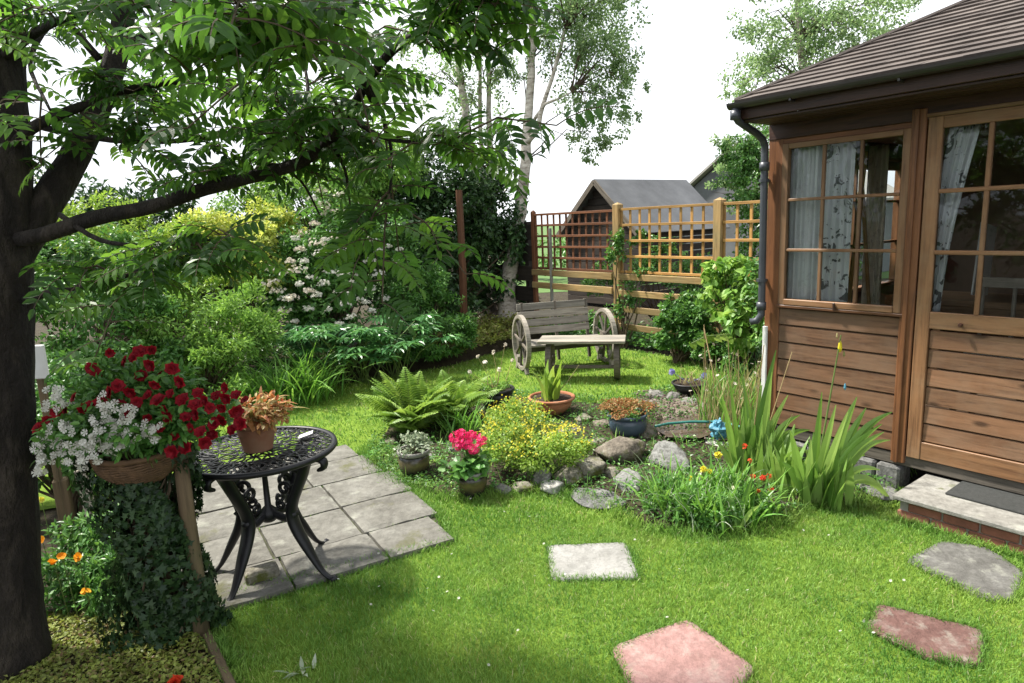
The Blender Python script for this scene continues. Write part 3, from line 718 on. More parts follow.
def shiplap(mb, s0, s1, z0, z1, n, o=.0):
    h = (z1-z0)/n; L = abs(s1-s0)
    for i in range(n):
        za, zb = z0+i*h, z0+(i+1)*h-.0065
        c = hp((s0+s1)/2, o+.001, (za+zb)/2)
        tl = .05                                        # leans out at the lower edge
        ax = np.array([U, Nn*cos(tl)+Z*sin(tl), Z*cos(tl)-Nn*sin(tl)])
        mb.box(c, (L, .018, zb-za), ax, .15+.7*random.random(), .004)
mb = MB(); shiplap(mb, .80, .07, .225, 1.00, 7); mb.build('cladding', M['siding'], house)
mb = MB(); shiplap(mb, -.87, -2.18, .225, 1.00, 7); mb.build('cladding', M['siding'], house)
mb = MB()
for s in (.895,):
    for i in range(15):
        z0 = .22+i*.127; zc = z0+.06
        for oa, ob in (((-.03, -.72), (-1.78, DB)) if 1.0 < zc < 1.93 else ((-.03, DB),)): mb.box(W0+U*.887+Nn*((oa+ob)/2)+Z*zc, (.018, abs(ob-oa), .117), AX, random.random(), .004)
mb.build('cladding', M['siding'], house)
mb = MB(); hbox(mb, .80, .90, -.06, .014, .18, 2.1, bev=.004); mb.build('corner_post', M['trim'], house)
mb = MB(); hbox(mb, .08, .008, -.03, .026, .17, 2.09, bev=.004); hbox(mb, .062, .040, .026, .038, .17, 2.09, bev=.003); mb.build('door_post', M['trim'], house)
mb = MB(); hbox(mb, -.77, -.86, -.03, .026, .17, 2.09, bev=.004); mb.build('door_post', M['trim'], house)
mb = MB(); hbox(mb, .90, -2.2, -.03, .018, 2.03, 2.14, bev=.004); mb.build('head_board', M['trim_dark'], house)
mb = MB(); hbox(mb, .89, -2.2, -.05, .006, .15, .215, bev=.004); mb.build('base_board', M['weather_dark'], house)
def glazed(parent, s0, s1, z0, z1, cols, rows, fw=.04, o=.0, mat='trim_pale', bars=.018, nameframe='frame'):
    mb = MB(); t = .03
    hbox(mb, s0, s0-fw, o-.01, o+t, z0, z1); hbox(mb, s1+fw, s1, o-.01, o+t, z0, z1)
    hbox(mb, s0-fw, s1+fw, o-.01, o+t-.003, z1-fw*.8, z1); hbox(mb, s0-fw, s1+fw, o-.01, o+t+.006, z0, z0+fw*.9)
    fr_ = mb.build(nameframe, M[mat], parent)
    g0, g1, h0, h1 = s0-fw, s1+fw, z0+fw*.9, z1-fw*.8
    for i in range(1, cols):
        s = g0+(g1-g0)*i/cols; mb = MB(); hbox(mb, s+bars/2, s-bars/2, o, o+.022, h0, h1); mb.build('glazing_bar', M[mat], parent)
    for j in range(1, rows):
        z = h0+(h1-h0)*j/rows; mb = MB(); hbox(mb, g0, g1, o+.002, o+.025, z-bars/2, z+bars/2); mb.build('glazing_bar', M[mat], parent)
    for i in range(cols):
        for j in range(rows):
            mb = MB(); q0 = g0+(g1-g0)*i/cols; q1 = g0+(g1-g0)*(i+1)/cols; y0 = h0+(h1-h0)*j/rows; y1 = h0+(h1-h0)*(j+1)/rows
            tl = rng.normal()*.004; tl2 = rng.normal()*.004
            mb.add([hp(q0, o+.006+tl, y0), hp(q1, o+.006-tl, y0), hp(q1, o+.006+tl2, y1), hp(q0, o+.006-tl2, y1)], np.array([(0, 1, 2, 3)]))
            mb.build('pane', M['glass'], parent)
def subroot(name, parent, mb, mat): return mb.build(name, M[mat], parent)
mb = MB(); hbox(mb, .805, .065, -.02, .012, 2.0, 2.03); hbox(mb, .81, .06, -.02, .035, 1.0, 1.018); hbox(mb, .812, .80, -.02, .016, 1.018, 2.0); win = mb.build('window', M['trim'], house)
glazed(win, .80, .075, 1.02, 2.0, 3, 3)
mb = MB(); hbox(mb, .445, .425, .03, .042, 1.012, 1.03, bev=.002); mb.box(hp(.435, .045, 1.04), (.012, .012, .03), AX, bev=.003); mb.build('latch', M['trim_dark'], win)
mb = MB(); hbox(mb, -.865, -1.605, -.02, .012, 2.0, 2.03); hbox(mb, -.86, -1.61, -.02, .035, 1.0, 1.018); win2 = mb.build('window', M['trim'], house)
glazed(win2, -.87, -1.595, 1.02, 2.0, 3, 3)
# window in the far side wall, seen through the front window
mb = MB(); mb.box(hp(.87, -1.25, 1.0), (.07, 1.14, .03), AX, bev=.003); mb.box(hp(.87, -1.25, 1.955), (.07, 1.14, .03), AX, bev=.003)
for o_ in (-.705, -1.795): mb.box(hp(.87, o_, 1.477), (.07, .04, .92), AX, bev=.003)
win3 = mb.build('window', M['trim'], house)
for o_ in (-1.07, -1.43): mb = MB(); mb.box(hp(.87, o_, 1.477), (.025, .02, .93), AX, bev=.003); mb.build('glazing_bar', M['trim'], win3)
for z_ in (1.33, 1.64): mb = MB(); mb.box(hp(.872, -1.25, z_), (.022, 1.06, .02), AX, bev=.003); mb.build('glazing_bar', M['trim'], win3)
mb = MB(); mb.add([hp(.865, -.72, 1.01), hp(.865, -1.78, 1.01), hp(.865, -1.78, 1.94), hp(.865, -.72, 1.94)], np.array([(0, 1, 2, 3)])); mb.build('pane', M['glass'], win3)
# door
DZ = .215
mb = MB()
hbox(mb, 0.0, -.068, -.012, .022, DZ, 2.04, .9); hbox(mb, -.70, -.765, -.012, .022, DZ, 2.04, .8)
hbox(mb, -.068, -.70, -.012, .020, 1.98, 2.04, .6); hbox(mb, -.068, -.70, -.012, .020, .95, 1.04, .9); hbox(mb, -.068, -.70, -.012, .018, DZ, DZ+.10, .7)
hbox(mb, .01, -.77, .0, .03, 2.042, 2.06, .4)
door = mb.build('door', M['trim_pale'], house)
mb = MB(); shiplap(mb, -.070, -.698, DZ+.105, .945, 6, -.002); mb.build('cladding', M['siding'], door)
for i in (1, 2):
    mb = MB(); s = -.068-.632*i/3; hbox(mb, s+.011, s-.011, .0, .022, 1.04, 1.98); mb.build('glazing_bar', M['trim_pale'], door)
for j in (1, 2):
    mb = MB(); z = 1.04+.94*j/3; hbox(mb, -.068, -.70, .002, .024, z-.011, z+.011); mb.build('glazing_bar', M['trim_pale'], door)
for i in range(3):
    for j in range(3):
        q0, q1 = -.068-.632*i/3, -.068-.632*(i+1)/3; y0, y1 = 1.04+.94*j/3, 1.04+.94*(j+1)/3; mb = MB()
        tl = rng.normal()*.003
        mb.add([hp(q0, .006+tl, y0), hp(q1, .006-tl, y0), hp(q1, .006, y1), hp(q0, .006, y1)], np.array([(0, 1, 2, 3)])); mb.build('pane', M['glass'], door)
mb = MB(); c = hp(-.22, .02, .985)
for k in range(7):
    pass
mb.tube([c, c+Nn*.012, c+Nn*.02], [.007, .007, .012], 10); mb.tube([c+Nn*.02, c+Nn*.03], [.012, .008], 10); mb.build('knob', M['trim_dark'], door)
# roof -------------------------------------------------------
EZ = 2.235; tp = .516; OV = .36; sL, sR = .913, -2.25; dB = -2.65
half = (OV-dB)/2; rl = (sL-sR)/2
ap = min(half, rl)
A1 = hp(sL, OV, EZ); B1 = hp(sR, OV, EZ); C1 = hp(sR, dB, EZ); D1 = hp(sL, dB, EZ)
R1 = hp(sL-ap, OV-ap, EZ+ap*tp); R2 = hp(sR+ap, OV-ap, EZ+ap*tp)
roof_o = None
mb = MB()
def courses(mb, P0, P1, Q0, Q1, n, th=.013):
    """shingle courses from eave P0-P1 to ridge Q0-Q1"""
    nrm = np.cross(P1-P0, (Q0+Q1)/2-(P0+P1)/2); nrm /= np.linalg.norm(nrm)
    if nrm[2] < 0: nrm = -nrm
    for i in range(n):
        t0, t1 = i/n, (i+1.25)/n
        t1 = min(1, t1)
        a, b = P0+(Q0-P0)*t0, P1+(Q1-P1)*t0; c, d = P1+(Q1-P1)*t1, P0+(Q0-P0)*t1
        L = np.linalg.norm(b-a); m_ = max(1, int(L/.17)); off = random.random()
        ks = sorted(set([0, 1]+[min(1, max(0, (k+off)/m_)) for k in range(m_)]))
        for k0, k1 in zip(ks[:-1], ks[1:]):
            j = nrm*(th+random.random()*.003)
            p, q, r, s = a+(b-a)*k0, a+(b-a)*k1, d+(c-d)*k1, d+(c-d)*k0
            mb.add([p+j, q+j, r+nrm*.001, s+nrm*.001, p, q], [(0, 1, 2, 3), (4, 5, 1, 0), (4, 0, 3), (1, 5, 2)], random.random()*.5+.25)
nC = 24
courses(mb, A1, B1, R1, R2, nC); courses(mb, B1, C1, R2, R2, nC); courses(mb, C1, D1, R2, R1, nC); courses(mb, D1, A1, R1, R1, nC)
roof = mb.build('roof', M['shingle'], house)
mb = MB()
for p, q in ((A1, R1), (R1, R2), (B1, R2)): mb.tube([p+Z*.012, (p+q)/2+Z*.014, q+Z*.014], .014, 6)
mb.build('ridge_strip', M['shingle'], roof)
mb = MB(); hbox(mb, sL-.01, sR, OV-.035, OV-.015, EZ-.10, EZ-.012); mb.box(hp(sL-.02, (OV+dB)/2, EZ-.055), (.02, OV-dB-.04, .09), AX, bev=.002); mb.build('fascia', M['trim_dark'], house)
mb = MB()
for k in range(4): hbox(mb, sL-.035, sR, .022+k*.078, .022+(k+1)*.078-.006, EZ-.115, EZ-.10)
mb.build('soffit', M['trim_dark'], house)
# gutter: half-round channel
mb = MB(); prof = [( cos(a)*.035, sin(a)*.035) for a in np.linspace(pi, 2*pi, 11)]; prof2 = [(cos(a)*.031, sin(a)*.031) for a in np.linspace(2*pi, pi, 11)]
pp = prof+prof2; V = []; ns = [sL+.02, sR]
for s in ns: V += [hp(s, OV+.022+x, EZ-.008+y) for x, y in pp]
k = len(pp); F = [(i, (i+1) % k, k+(i+1) % k, k+i) for i in range(k)]+[tuple(range(11))+tuple(range(11, 22))]
mb.add(V, F, .5); gut = mb.build('gutter', M['gutter'], house)
for s in (.55, 0, -.55, -1.1):
    mb = MB(); mb.box(hp(s, OV+.0, EZ-.03), (.012, .08, .045), AX, bev=.003); mb.build('bracket', M['gutter'], gut)
mb = MB(); p0 = hp(.895, OV+.02, EZ-.02)
path = [p0, p0-Z*.06, p0-Z*.085-Nn*.03, p0-Z*.115-Nn*.12, p0-Z*.145-Nn*.22, p0-Z*.18-Nn*.29, hp(.895, .065, EZ-.24), hp(.895, .065, 1.95), hp(.893, .065, 1.5), hp(.89, .065, 1.02), hp(.888, .068, .95), hp(.91, .085, .91), hp(.945, .10, .90)]
mb.tube(path, .022, 14); 
for q in (p0-Z*.03, hp(.895, .065, 1.90), hp(.892, .065, 1.03)): mb.tube([q, q-Z*.05], .030, 14)
dp = mb.build('downpipe', M['pipe'], house, smooth=True)
for z in (1.80, 1.18):
    mb = MB(); mb.tube([hp(.895, .065, z), hp(.895, .065, z-.018)], .031, 14); mb.box(hp(.895, .03, z-.01), (.02, .05, .014), AX); mb.build('bracket', M['pipe'], dp)
mb = MB(); hbox(mb, .895, .865, .022, .04, .24, .87, bev=.003); tag(mb.build('white_board', M['white'], house), 'peeling white upright board below the downpipe')
# plinth stones under house left of step
mb = MB(); 
for k in range(6): hbox(mb, .85-k*.14, .85-(k+1)*.14+.012, -.12, .03+random.random()*.02, .0, .135+random.random()*.012, bev=.012)
mb.build('plinth', M['rock_dark'], house); mb = MB()
for k in range(7): hbox(mb, -.75-k*.2, -.75-(k+1)*.2+.012, -.12, .03, .0, .135, bev=.012)
mb.build('plinth', M['rock_dark'], house)
# curtains and room contents
def curtain(s0, s1, z0, z1, o, mat, label, folds=6, lean=0, amp=.018):
    mb = MB(); n = 60; m_ = 14; V = []
    for j in range(m_+1):
        t = j/m_; z = z1+(z0-z1)*t
        for i in range(n+1):
            x = i/n; pinch = 1-.25*sin(pi*t*.8)*(abs(lean) > 0)
            s = s0+(s1-s0)*x*pinch+lean*t
            V.append(hp(s, o+amp*sin(x*folds*2*pi+t*.6)+amp*.4*sin(x*folds*4.6*pi+t*3), z))
    F = [(j*(n+1)+i, j*(n+1)+i+1, (j+1)*(n+1)+i+1, (j+1)*(n+1)+i) for j in range(m_) for i in range(n)]
    mb.add(V, np.array(F), .5)
    ob = mb.build('curtain', M[mat], loc=hp(s0, o, z1), smooth=True)
    so = ob.modifiers.new('thick', 'SOLIDIFY'); so.thickness = .002
    return tag(ob, label, 'curtain', 'curtains inside the summerhouse')
curtain(.80, .60, 1.0, 2.02, -.08, 'curtain', 'plain white gathered curtain at the left side of the summerhouse window', 5)
curtain(.585, .42, 1.0, 2.02, -.10, 'curtain_pat', 'grey-white patterned curtain in the middle of the summerhouse window', 3, 0, .012)
curtain(.66, .54, .9, 2.0, -.80, 'curtain_cream', 'cream curtain hanging deeper inside behind the window right panes', 3)
curtain(-.062, -.20, 1.0, 1.99, -.09, 'curtain_pat', 'patterned curtain swept aside behind the door glass', 3, .10, .012)
t = thing('wooden_easel', hp(.57, -.5, .2), 'slanted orange-brown wooden easel seen through the window', 'easel')
for ds, de in ((.07, -.10), (-.03, -.04)):
    mb = MB(); mb.beam(hp(.57+ds, -.45, .2), hp(.60+de*.3, -.55, 1.95), .022, .022); mb.build('leg', M['trellis'], t)
mb = MB(); mb.beam(hp(.60, -.95, .2), hp(.60, -.55, 1.9), .02, .02); mb.build('leg', M['trellis'], t)
mb = MB(); mb.beam(hp(.72, -.46, .9), hp(.46, -.46, .9), .03, .02); mb.build('ledge', M['trellis'], t)
t = thing('wooden_table', hp(-.1, -1.1, .2), 'low brown wooden table inside behind the door glass', 'table')
mb = MB(); mb.box(hp(-.05, -1.1, .98), (.9, .5, .04), AX, bev=.004); mb.build('table_top', M['trim_pale'], t)
mb = MB(); mb.box(hp(-.05, -.87, .88), (.84, .02, .16), AX, bev=.004); mb.build('apron', M['trim_pale'], t)
for x, y in ((.36, -.88), (-.46, -.88), (.36, -1.32), (-.46, -1.32)):
    mb = MB(); mb.box(hp(x, y, .58), (.05, .05, .76), AX, bev=.004); mb.build('leg', M['trim_pale'], t)
mb = MB(); mb.beam(hp(.06, -1.10, 1.005), hp(.06, -1.17, 1.46), .012, .27, up=Nn, bev=.002)
tag(mb.build('canvas', M['white'], loc=hp(.06, -1.1, 1.0)), 'blank white board propped on the table inside the door', 'board')
t = thing('wooden_chair', hp(-.22, -.6, .2), 'dark chair with pale cushion inside behind the door glass', 'chair')
mb = MB(); mb.box(hp(-.22, -.6, .68), (.36, .36, .03), AX, bev=.004); mb.build('seat', M['weather'], t)
mb = MB(); mb.box(hp(-.22, -.6, .715), (.34, .34, .04), AX, bev=.012); mb.build('cushion', M['curtain'], t)
for x, y in ((-.06, -.44), (-.38, -.44), (-.06, -.76), (-.38, -.76)):
    mb = MB(); mb.box(hp(x, y, .435), (.03, .03, .47), AX, bev=.003); mb.build('leg', M['trim_dark'], t)
mb = MB()
for x in (-.06, -.22, -.38): mb.box(hp(x, -.77, .92), (.02, .02, .42), AX, bev=.003)
mb.box(hp(-.22, -.77, 1.13), (.36, .024, .06), AX, bev=.004); mb.build('backrest', M['weather'], t)

# doorstep
stp = thing('doorstep', hp(-.5, .3, 0), 'brick doorstep with pale stone coping in front of the summerhouse door', 'doorstep')
sA = (W0[:2]-np.array([0, 0]))
def on(s, o): return hp(s, o, 0)
cL = np.array([1.94, 3.204, 0]); sL0 = float((cL-W0)@U); oL0 = float((cL-W0)@Nn)
mb = MB(); nb = 0
for course in range(2):
    s = sL0-.015-(.05 if course else 0); z0 = .002+course*.052
    while s > -1.9:
        hbox(mb, s, max(-1.9, s-.15), oL0-.06, oL0-.022+random.random()*.003, z0, z0+.047, bev=.004); s -= .160
    for o in (oL0-.085, oL0-.24): hbox(mb, sL0-.02, sL0-.08, o, o-.14, z0, z0+.047, bev=.004)
mb.build('brickwork', M['brick'], stp)
mb = MB(); hbox(mb, sL0-.024, -1.9, oL0-.40, oL0-.03, 0, .106, bev=0); mb.build('mortar_bed', M['mortar'], stp)
cuts = [sL0+.005, sL0-.60, sL0-1.15, -1.9]
for q in range(3):
    mb = MB(); hbox(mb, cuts[q], cuts[q+1]+.006, oL0+.004, oL0-.20, .108, .134-.001*q, bev=.005); mb.build('coping_slab', M['coping'], stp)
    mb = MB(); hbox(mb, cuts[q], cuts[q+1]+.006, oL0-.206, oL0-.42, .108, .133-.001*q, bev=.005); mb.build('coping_slab', M['coping'], stp)
mb = MB(); mA = (G(945, 493.4, .14)-W0); s1 = float(mA@U); o1 = float(mA@Nn)
hbox(mb, s1, s1-.62, o1, o1-.27, .135, .146, bev=.003)
tag(mb.build('door_mat', M['mat'], loc=hp(s1, o1, .135)), 'dark grey rectangular mat lying on the doorstep', 'door mat')

# ------------------------------------------------------------------ fence with trellis
P2 = np.array([1.37, 8.28, 0]); Fd = U.copy(); P1 = P2+Fd*1.64; P3 = P2-Fd*1.47; P4 = P3-Fd*1.4
fence = thing('trellis_fence', P2, 'orange-brown trellis fence with square lattice over horizontal rails', 'fence')
FN = Nn
def post(P, h, w=.085, cap=True, mat='fence'):
    mb = MB(); mb.box(P+Z*(h/2-.02)+FN*0, (w, w, h), AX, .7, .006)
    b = P+Z*(h-.02); q = w/2
    V = [b+U*q*i+Nn*q*j for i, j in ((-1, -1), (1, -1), (1, 1), (-1, 1))]+[b+Z*.03]
    mb.add(V, [(0, 1, 4), (1, 2, 4), (2, 3, 4), (3, 0, 4)], .7); return mb.build('post', M[mat], fence)
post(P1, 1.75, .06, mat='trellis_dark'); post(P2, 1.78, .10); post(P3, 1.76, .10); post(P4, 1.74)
def trellis(Pa, Pb, z0, z1, nv, nh, mat, mats=None):
    d = Pb-Pa; L = np.linalg.norm(d); d = d/L
    mb = MB(); a, b = Pa+d*.055, Pb-d*.055
    for i in range(nv):
        t = (i+.0)/(nv-1); p = a+(b-a)*t; mb.beam(p+Z*z0, p+Z*z1, .030, .016, up=Nn, bev=.002)
    for j in range(nh):
        z = z0+.01+(z1-z0-.02)*j/(nh-1); mb.beam(a+Z*z+Nn*.016, b+Z*z+Nn*.016, .016, .030, up=Z, bev=.002)
    o = mb.build('lattice_panel', M[mat], fence); return o
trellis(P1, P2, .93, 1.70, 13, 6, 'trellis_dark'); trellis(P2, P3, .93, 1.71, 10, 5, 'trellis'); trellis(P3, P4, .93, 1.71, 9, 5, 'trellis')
def rail(Pa, Pb, z, h=.08, mat='fence'):
    mb = MB(); d = (Pb-Pa)/np.linalg.norm(Pb-Pa); mb.beam(Pa+d*.0+Z*z+Nn*.055, Pb+Z*z+Nn*.055, .028, h, bev=.004); mb.build('rail', M[mat], fence)
for z in (.88, .70): rail(P1, P2-U*.0+U*.055, z, .085)
for z in (.88, .68, .48, .26): rail(P2-U*.055, P3, z, .075)
for z in (.88, .68, .48, .26): rail(P3-U*.005, P4, z, .075)
# pale stake just beyond the bench, seen through the trellis
mb = MB(); b = A(553, 330, 9.2); b[2] = 0
mb.beam(b, b+Z*1.5, .04, .03, up=U, bev=.003); tag(mb.build('garden_stake', M['rim_pale'], loc=b), 'pale upright garden stake behind the bench at the fence', 'stake')
# low dark board fence behind, left of trellis (in shade)
mb = MB(); bf = thing('board_fence', P1+U*1.2, 'dark shaded board fence behind the birch trunks', 'fence')
for k in range(5):
    z = .25+k*.3; mb.beam(P1+U*.05+Z*z-Nn*.0, P1+U*3.2+Z*z, .02, .22)
mb.build('boards', M['shed'], bf)
for k in range(3):
    mb = MB(); mb.box(P1+U*(.2+1.4*k)-Nn*.05+Z*.8, (.08, .08, 1.6), AX, bev=.004); mb.build('post', M['shed'], bf)

# ------------------------------------------------------------------ shed and building beyond
pk = A(597, 180, 12.0); rz_ = pk[2]; hw = .98; ez = 1.36; Ls = 2.35; dd = -Nn
shed = thing('garden_shed', (pk[0], pk[1], 0), 'dark boarded garden shed with grey felt gable roof behind the trellis', 'shed')
pb = np.array([pk[0], pk[1], 0])+dd*.08
mb = MB()
nb = 17
for k in range(nb):                                        # gable front boards
    z = .05+k*(rz_-.1)/nb; z2 = z+(rz_-.1)/nb-.008; w = hw-.06 if z2 < ez else (hw-.06)*(rz_-z2)/(rz_-ez)
    if w < .05: continue
    mb.box(pb+Z*(z+z2)/2, (2*w, .02, z2-z), AX, None, .003)
for sg in (-1, 1):
    for k in range(10):
        z = .05+k*(ez-.05)/10; mb.box(pb+U*sg*(hw-.08)+dd*Ls/2+Z*(z+.06), (.02, Ls, .115), AX, None, .003)
mb.build('wall', M['shed'], shed)
mb = MB(); b0 = np.array([pk[0], pk[1], 0])-dd*.07
for sg in (-1, 1):
    e = b0+U*sg*(hw+.05)+Z*(ez-.04); r_ = b0+Z*rz_; e2, r2 = e+dd*(Ls+.2), r_+dd*(Ls+.2)
    up_ = np.cross(e2-e, r_-e); up_ /= np.linalg.norm(up_); up_ *= np.sign(up_[2])*.02
    n0 = 8
    for i in range(n0):
        a = e+(r_-e)*i/n0; b = e+(r_-e)*(i+1)/n0
    mb.add([e, r_, r2, e2, e+up_, r_+up_, r2+up_, e2+up_], [(0, 3, 2, 1), (4, 5, 6, 7), (0, 1, 5, 4), (3, 7, 6, 2), (0, 4, 7, 3)], .5)
mb.build('roof', M['felt'], shed)
mb = MB()
for sg in (-1, 1): mb.beam(b0-dd*.012+U*sg*(hw+.06)+Z*(ez-.08), b0-dd*.012+Z*(rz_-.03), .025, .09, bev=.003)
mb.build('bargeboard', M['weather_dark'], shed)
q = A(655, 180, 17.5); q2 = A(728, 150, 15.5)
barn = thing('outbuilding', (q2[0], q2[1]+1, 0), 'pale grey-brown tiled roof of an outbuilding beyond the shed', 'building')
base = np.array([q2[0], q2[1], 0]); 
mb = MB(); pr_ = [base+U*1.9+Z*1.75, base+Z*(q2[2]), base-U*1.9+Z*1.75]; L2 = 5
V = [p for p in pr_]+[p+dd*L2 for p in pr_]+[p+Z*.06 for p in pr_]+[p+dd*L2+Z*.06 for p in pr_]
mb.add(V, [(0, 1, 4, 3), (1, 2, 5, 4), (6, 9, 10, 7), (7, 10, 11, 8), (0, 6, 7, 1), (1, 7, 8, 2), (3, 4, 10, 9), (4, 5, 11, 10), (0, 3, 9, 6), (2, 8, 11, 5)], .5); mb.build('roof', M['slate_far'], barn)
mb = MB(); V = [base+U*1.8, base+U*1.8+Z*1.76, base+Z*(q2[2]-.05), base-U*1.8+Z*1.76, base-U*1.8]; V = [v+dd*.15 for v in V]; V += [v+dd*(L2-.4) for v in V]
mb.add(V, [(0, 1, 2, 3, 4), (9, 8, 7, 6, 5), (0, 5, 6, 1), (3, 8, 9, 4)], .5); mb.build('wall', M['felt'], barn)

# ------------------------------------------------------------------ wagon wheel bench and small table
def wheel(mb, c, R, ax_d, ax_u, th, hub=True, spokes=8, full=2*pi, start=0, rimw=.035):
    """wheel in the plane (ax_d, ax_u), thickness along the cross product"""
    nrm = np.cross(ax_d, ax_u); n = 40; V = []; fn = int(n*full/(2*pi))
    for i in range(fn+1):
        a = start+full*i/fn; d = ax_d*cos(a)+ax_u*sin(a)
        V += [c+d*(R-rimw)-nrm*th/2, c+d*R-nrm*th/2, c+d*R+nrm*th/2, c+d*(R-rimw)+nrm*th/2]
    F = []
    for i in range(fn):
        b = 4*i
        for k in range(4): F.append((b+k, b+(k+1) % 4, b+4+(k+1) % 4, b+4+k))
    F += [(0, 1, 2, 3), tuple(4*fn+k for k in (3, 2, 1, 0))]
    mb.add(V, np.array(F), .6)
phi = .26; bx_ = np.array([cos(phi), sin(phi), 0]); by_ = np.array([-sin(phi), cos(phi), 0])
BL = np.array([.10, 7.0, 0]); BR = np.array([1.04, 7.26, 0]); Lb = np.linalg.norm(BR-BL)
bench = thing('garden_bench', BL, 'weathered grey wooden bench with cartwheel ends and slatted back', 'bench')
Rw = .30
for nm, P in (('l', BL), ('r', BR)):
    c = P+Z*(Rw+.02)
    mb = MB(); wheel(mb, c, Rw, by_, Z, .045); w_ = mb.build('wheel', M['weather'], bench)
    for k in range(4):
        a = pi*k/4+.2; d = by_*cos(a)+Z*sin(a); mb = MB(); mb.beam(c-d*(Rw-.034), c+d*(Rw-.034), .028, .022, up=bx_, bev=.004); mb.build('spoke', M['weather_dark'], w_)
    mb = MB(); mb.tube([c-bx_*.04, c+bx_*.04], .05, 12); mb.build('hub', M['weather_dark'], w_)
    for sg in (-1, 1):
        mb = MB(); mb.beam(P+by_*sg*.19+Z*0, P+by_*sg*.10+Z*.16, .05, .04, up=bx_, bev=.004); mb.build('foot', M['weather'], bench)
for k in range(4):
    mb = MB(); o = -.16+k*.095; mb.beam(BL+bx_*.03+by_*o+Z*.30, BR-bx_*.03+by_*o+Z*.30, .085, .025, bev=.004); mb.build('seat_slat', M['weather'], bench)
lean = .18
for k in range(4):
    z = .40+k*.088; o = .20+(z-.3)*lean*1.2
    mb = MB(); mb.box((BL+BR)/2-bx_*.03+by_*o+Z*z, (Lb*.86, .02, .078), np.array([bx_, by_*cos(lean)-Z*sin(lean)*1, Z*cos(lean)+by_*sin(lean)]), None, .004); mb.build('back_slat', M['weather'], bench)
for t_ in (.10, .5, .88):
    mb = MB(); p = BL+bx_*Lb*t_; mb.beam(p+by_*.185+Z*.05, p+by_*(.225+.42*lean)+Z*.71, .04, .03, up=bx_, bev=.004); mb.build('back_support', M['weather_dark'], bench)
mb = MB(); mb.beam(BL+by_*-.12+Z*.26, BR+by_*-.12+Z*.26, .03, .06, bev=.004); mb.build('seat_rail', M['weather_dark'], bench)
# table
TL = np.array([.28, 6.62, 0]); TR = np.array([1.13, 6.45, 0]); tx = (TR-TL)/np.linalg.norm(TR-TL); ty = np.array([-tx[1], tx[0], 0])
table2 = thing('garden_table', (TL+TR)/2, 'low weathered plank table on half-wheel legs in front of the bench', 'table')
Ht = .41
for k in range(3):
    mb = MB(); mb.beam(TL+ty*(-.12+k*.12)+Z*Ht+tx*(random.random()*.01), TR+ty*(-.12+k*.12)+Z*Ht, .115, .028, bev=.004); mb.build('plank', M['weather'], table2)
for t_ in (.12, .90):
    P = TL+tx*t_*np.linalg.norm(TR-TL); mb = MB(); c = P+Z*.20
    wheel(mb, c, .195, ty, Z, .055, rimw=.04); lg = mb.build('leg', M['weather_dark'], table2)
    mb = MB(); mb.beam(c-Z*.16, c+Z*.185, .06, .04, up=tx); mb.beam(c-ty*.16, c+ty*.16, .04, .035, up=Z); mb.build('spoke', M['weather_dark'], lg)
mb = MB(); mb.beam(TL+tx*.12+Z*.13, TR-tx*.1+Z*.13, .04, .03, bev=.004); mb.build('stretcher', M['weather_dark'], table2)

# ------------------------------------------------------------------ cast iron table
TC = np.array([-1.17, 2.90, 0]); TZ = .622; TRd = .335
it = thing('iron_table', TC, 'round black cast iron table with pierced lacework top', 'table')
mb = MB(); 
prof = [(TRd-.022, TZ-.006), (TRd-.004, TZ-.016), (TRd+.004, TZ-.006), (TRd, TZ+.008), (TRd-.014, TZ+.010), (TRd-.024, TZ+.004), (TRd-.022, TZ-.006)]
mb.lathe(prof, TC*[1, 1, 0], 72); mb.build('rim', M['iron'], it, smooth=True)
mb = MB()
def flatcurve(pts, w, h=.007):
    P = np.array(pts); P = TC*[1, 1, 0]+np.column_stack([P, np.full(len(P), TZ)])
    mb.tube(P, w, 6, flat=.5, caps=True)
def petal(r0, r1, a, wdt, n=9):
    q = []
    for i in range(n):
        t = i/(n-1); r = r0+(r1-r0)*t; w = wdt*sin(pi*t)
        q.append((r, w))
    L_ = [(r*cos(a)-w*sin(a), r*sin(a)+w*cos(a)) for r, w in q]; R_ = [(r*cos(a)+w*sin(a), r*sin(a)-w*cos(a)) for r, w in q]
    flatcurve(L_, .0062); flatcurve(R_, .0062)
    flatcurve([(r0*cos(a), r0*sin(a)), ((r0*.2+r1*.8)*cos(a), (r0*.2+r1*.8)*sin(a))], .0045)
for k in range(8): petal(.03, .10, k*pi/4, .022)
for k in range(12): petal(.10, .19, k*pi/6+.1, .030)
for k in range(20): petal(.185, .275, k*pi/10, .030)
for k in range(28): petal(.265, TRd-.012, k*pi/14+.07, .024)
for rr in (.03, .103, .187, .268):
    flatcurve([(rr*cos(a), rr*sin(a)) for a in np.linspace(0, 2*pi, 49)], .0042)
for k in range(28):                                       # scroll curls between the petals
    a = k*pi/14; r = .235; flatcurve([(r*cos(a)+.016*cos(b+a)*(1-b/9), r*sin(a)+.016*sin(b+a)*(1-b/9)) for b in np.linspace(0, 5.2, 9)], .0048)
mb.build('lattice_top', M['iron'], it, smooth=True)
legaz = [math.atan2(2.92-2.90, -1.48+1.14)+.0, math.atan2(2.62-2.9, -1.25+1.14), math.atan2(2.83-2.90, -.90+1.14), math.atan2(3.16-2.9, -.97+1.14)]
legaz = [math.radians(d) for d in (180, 248, 342, 58)]
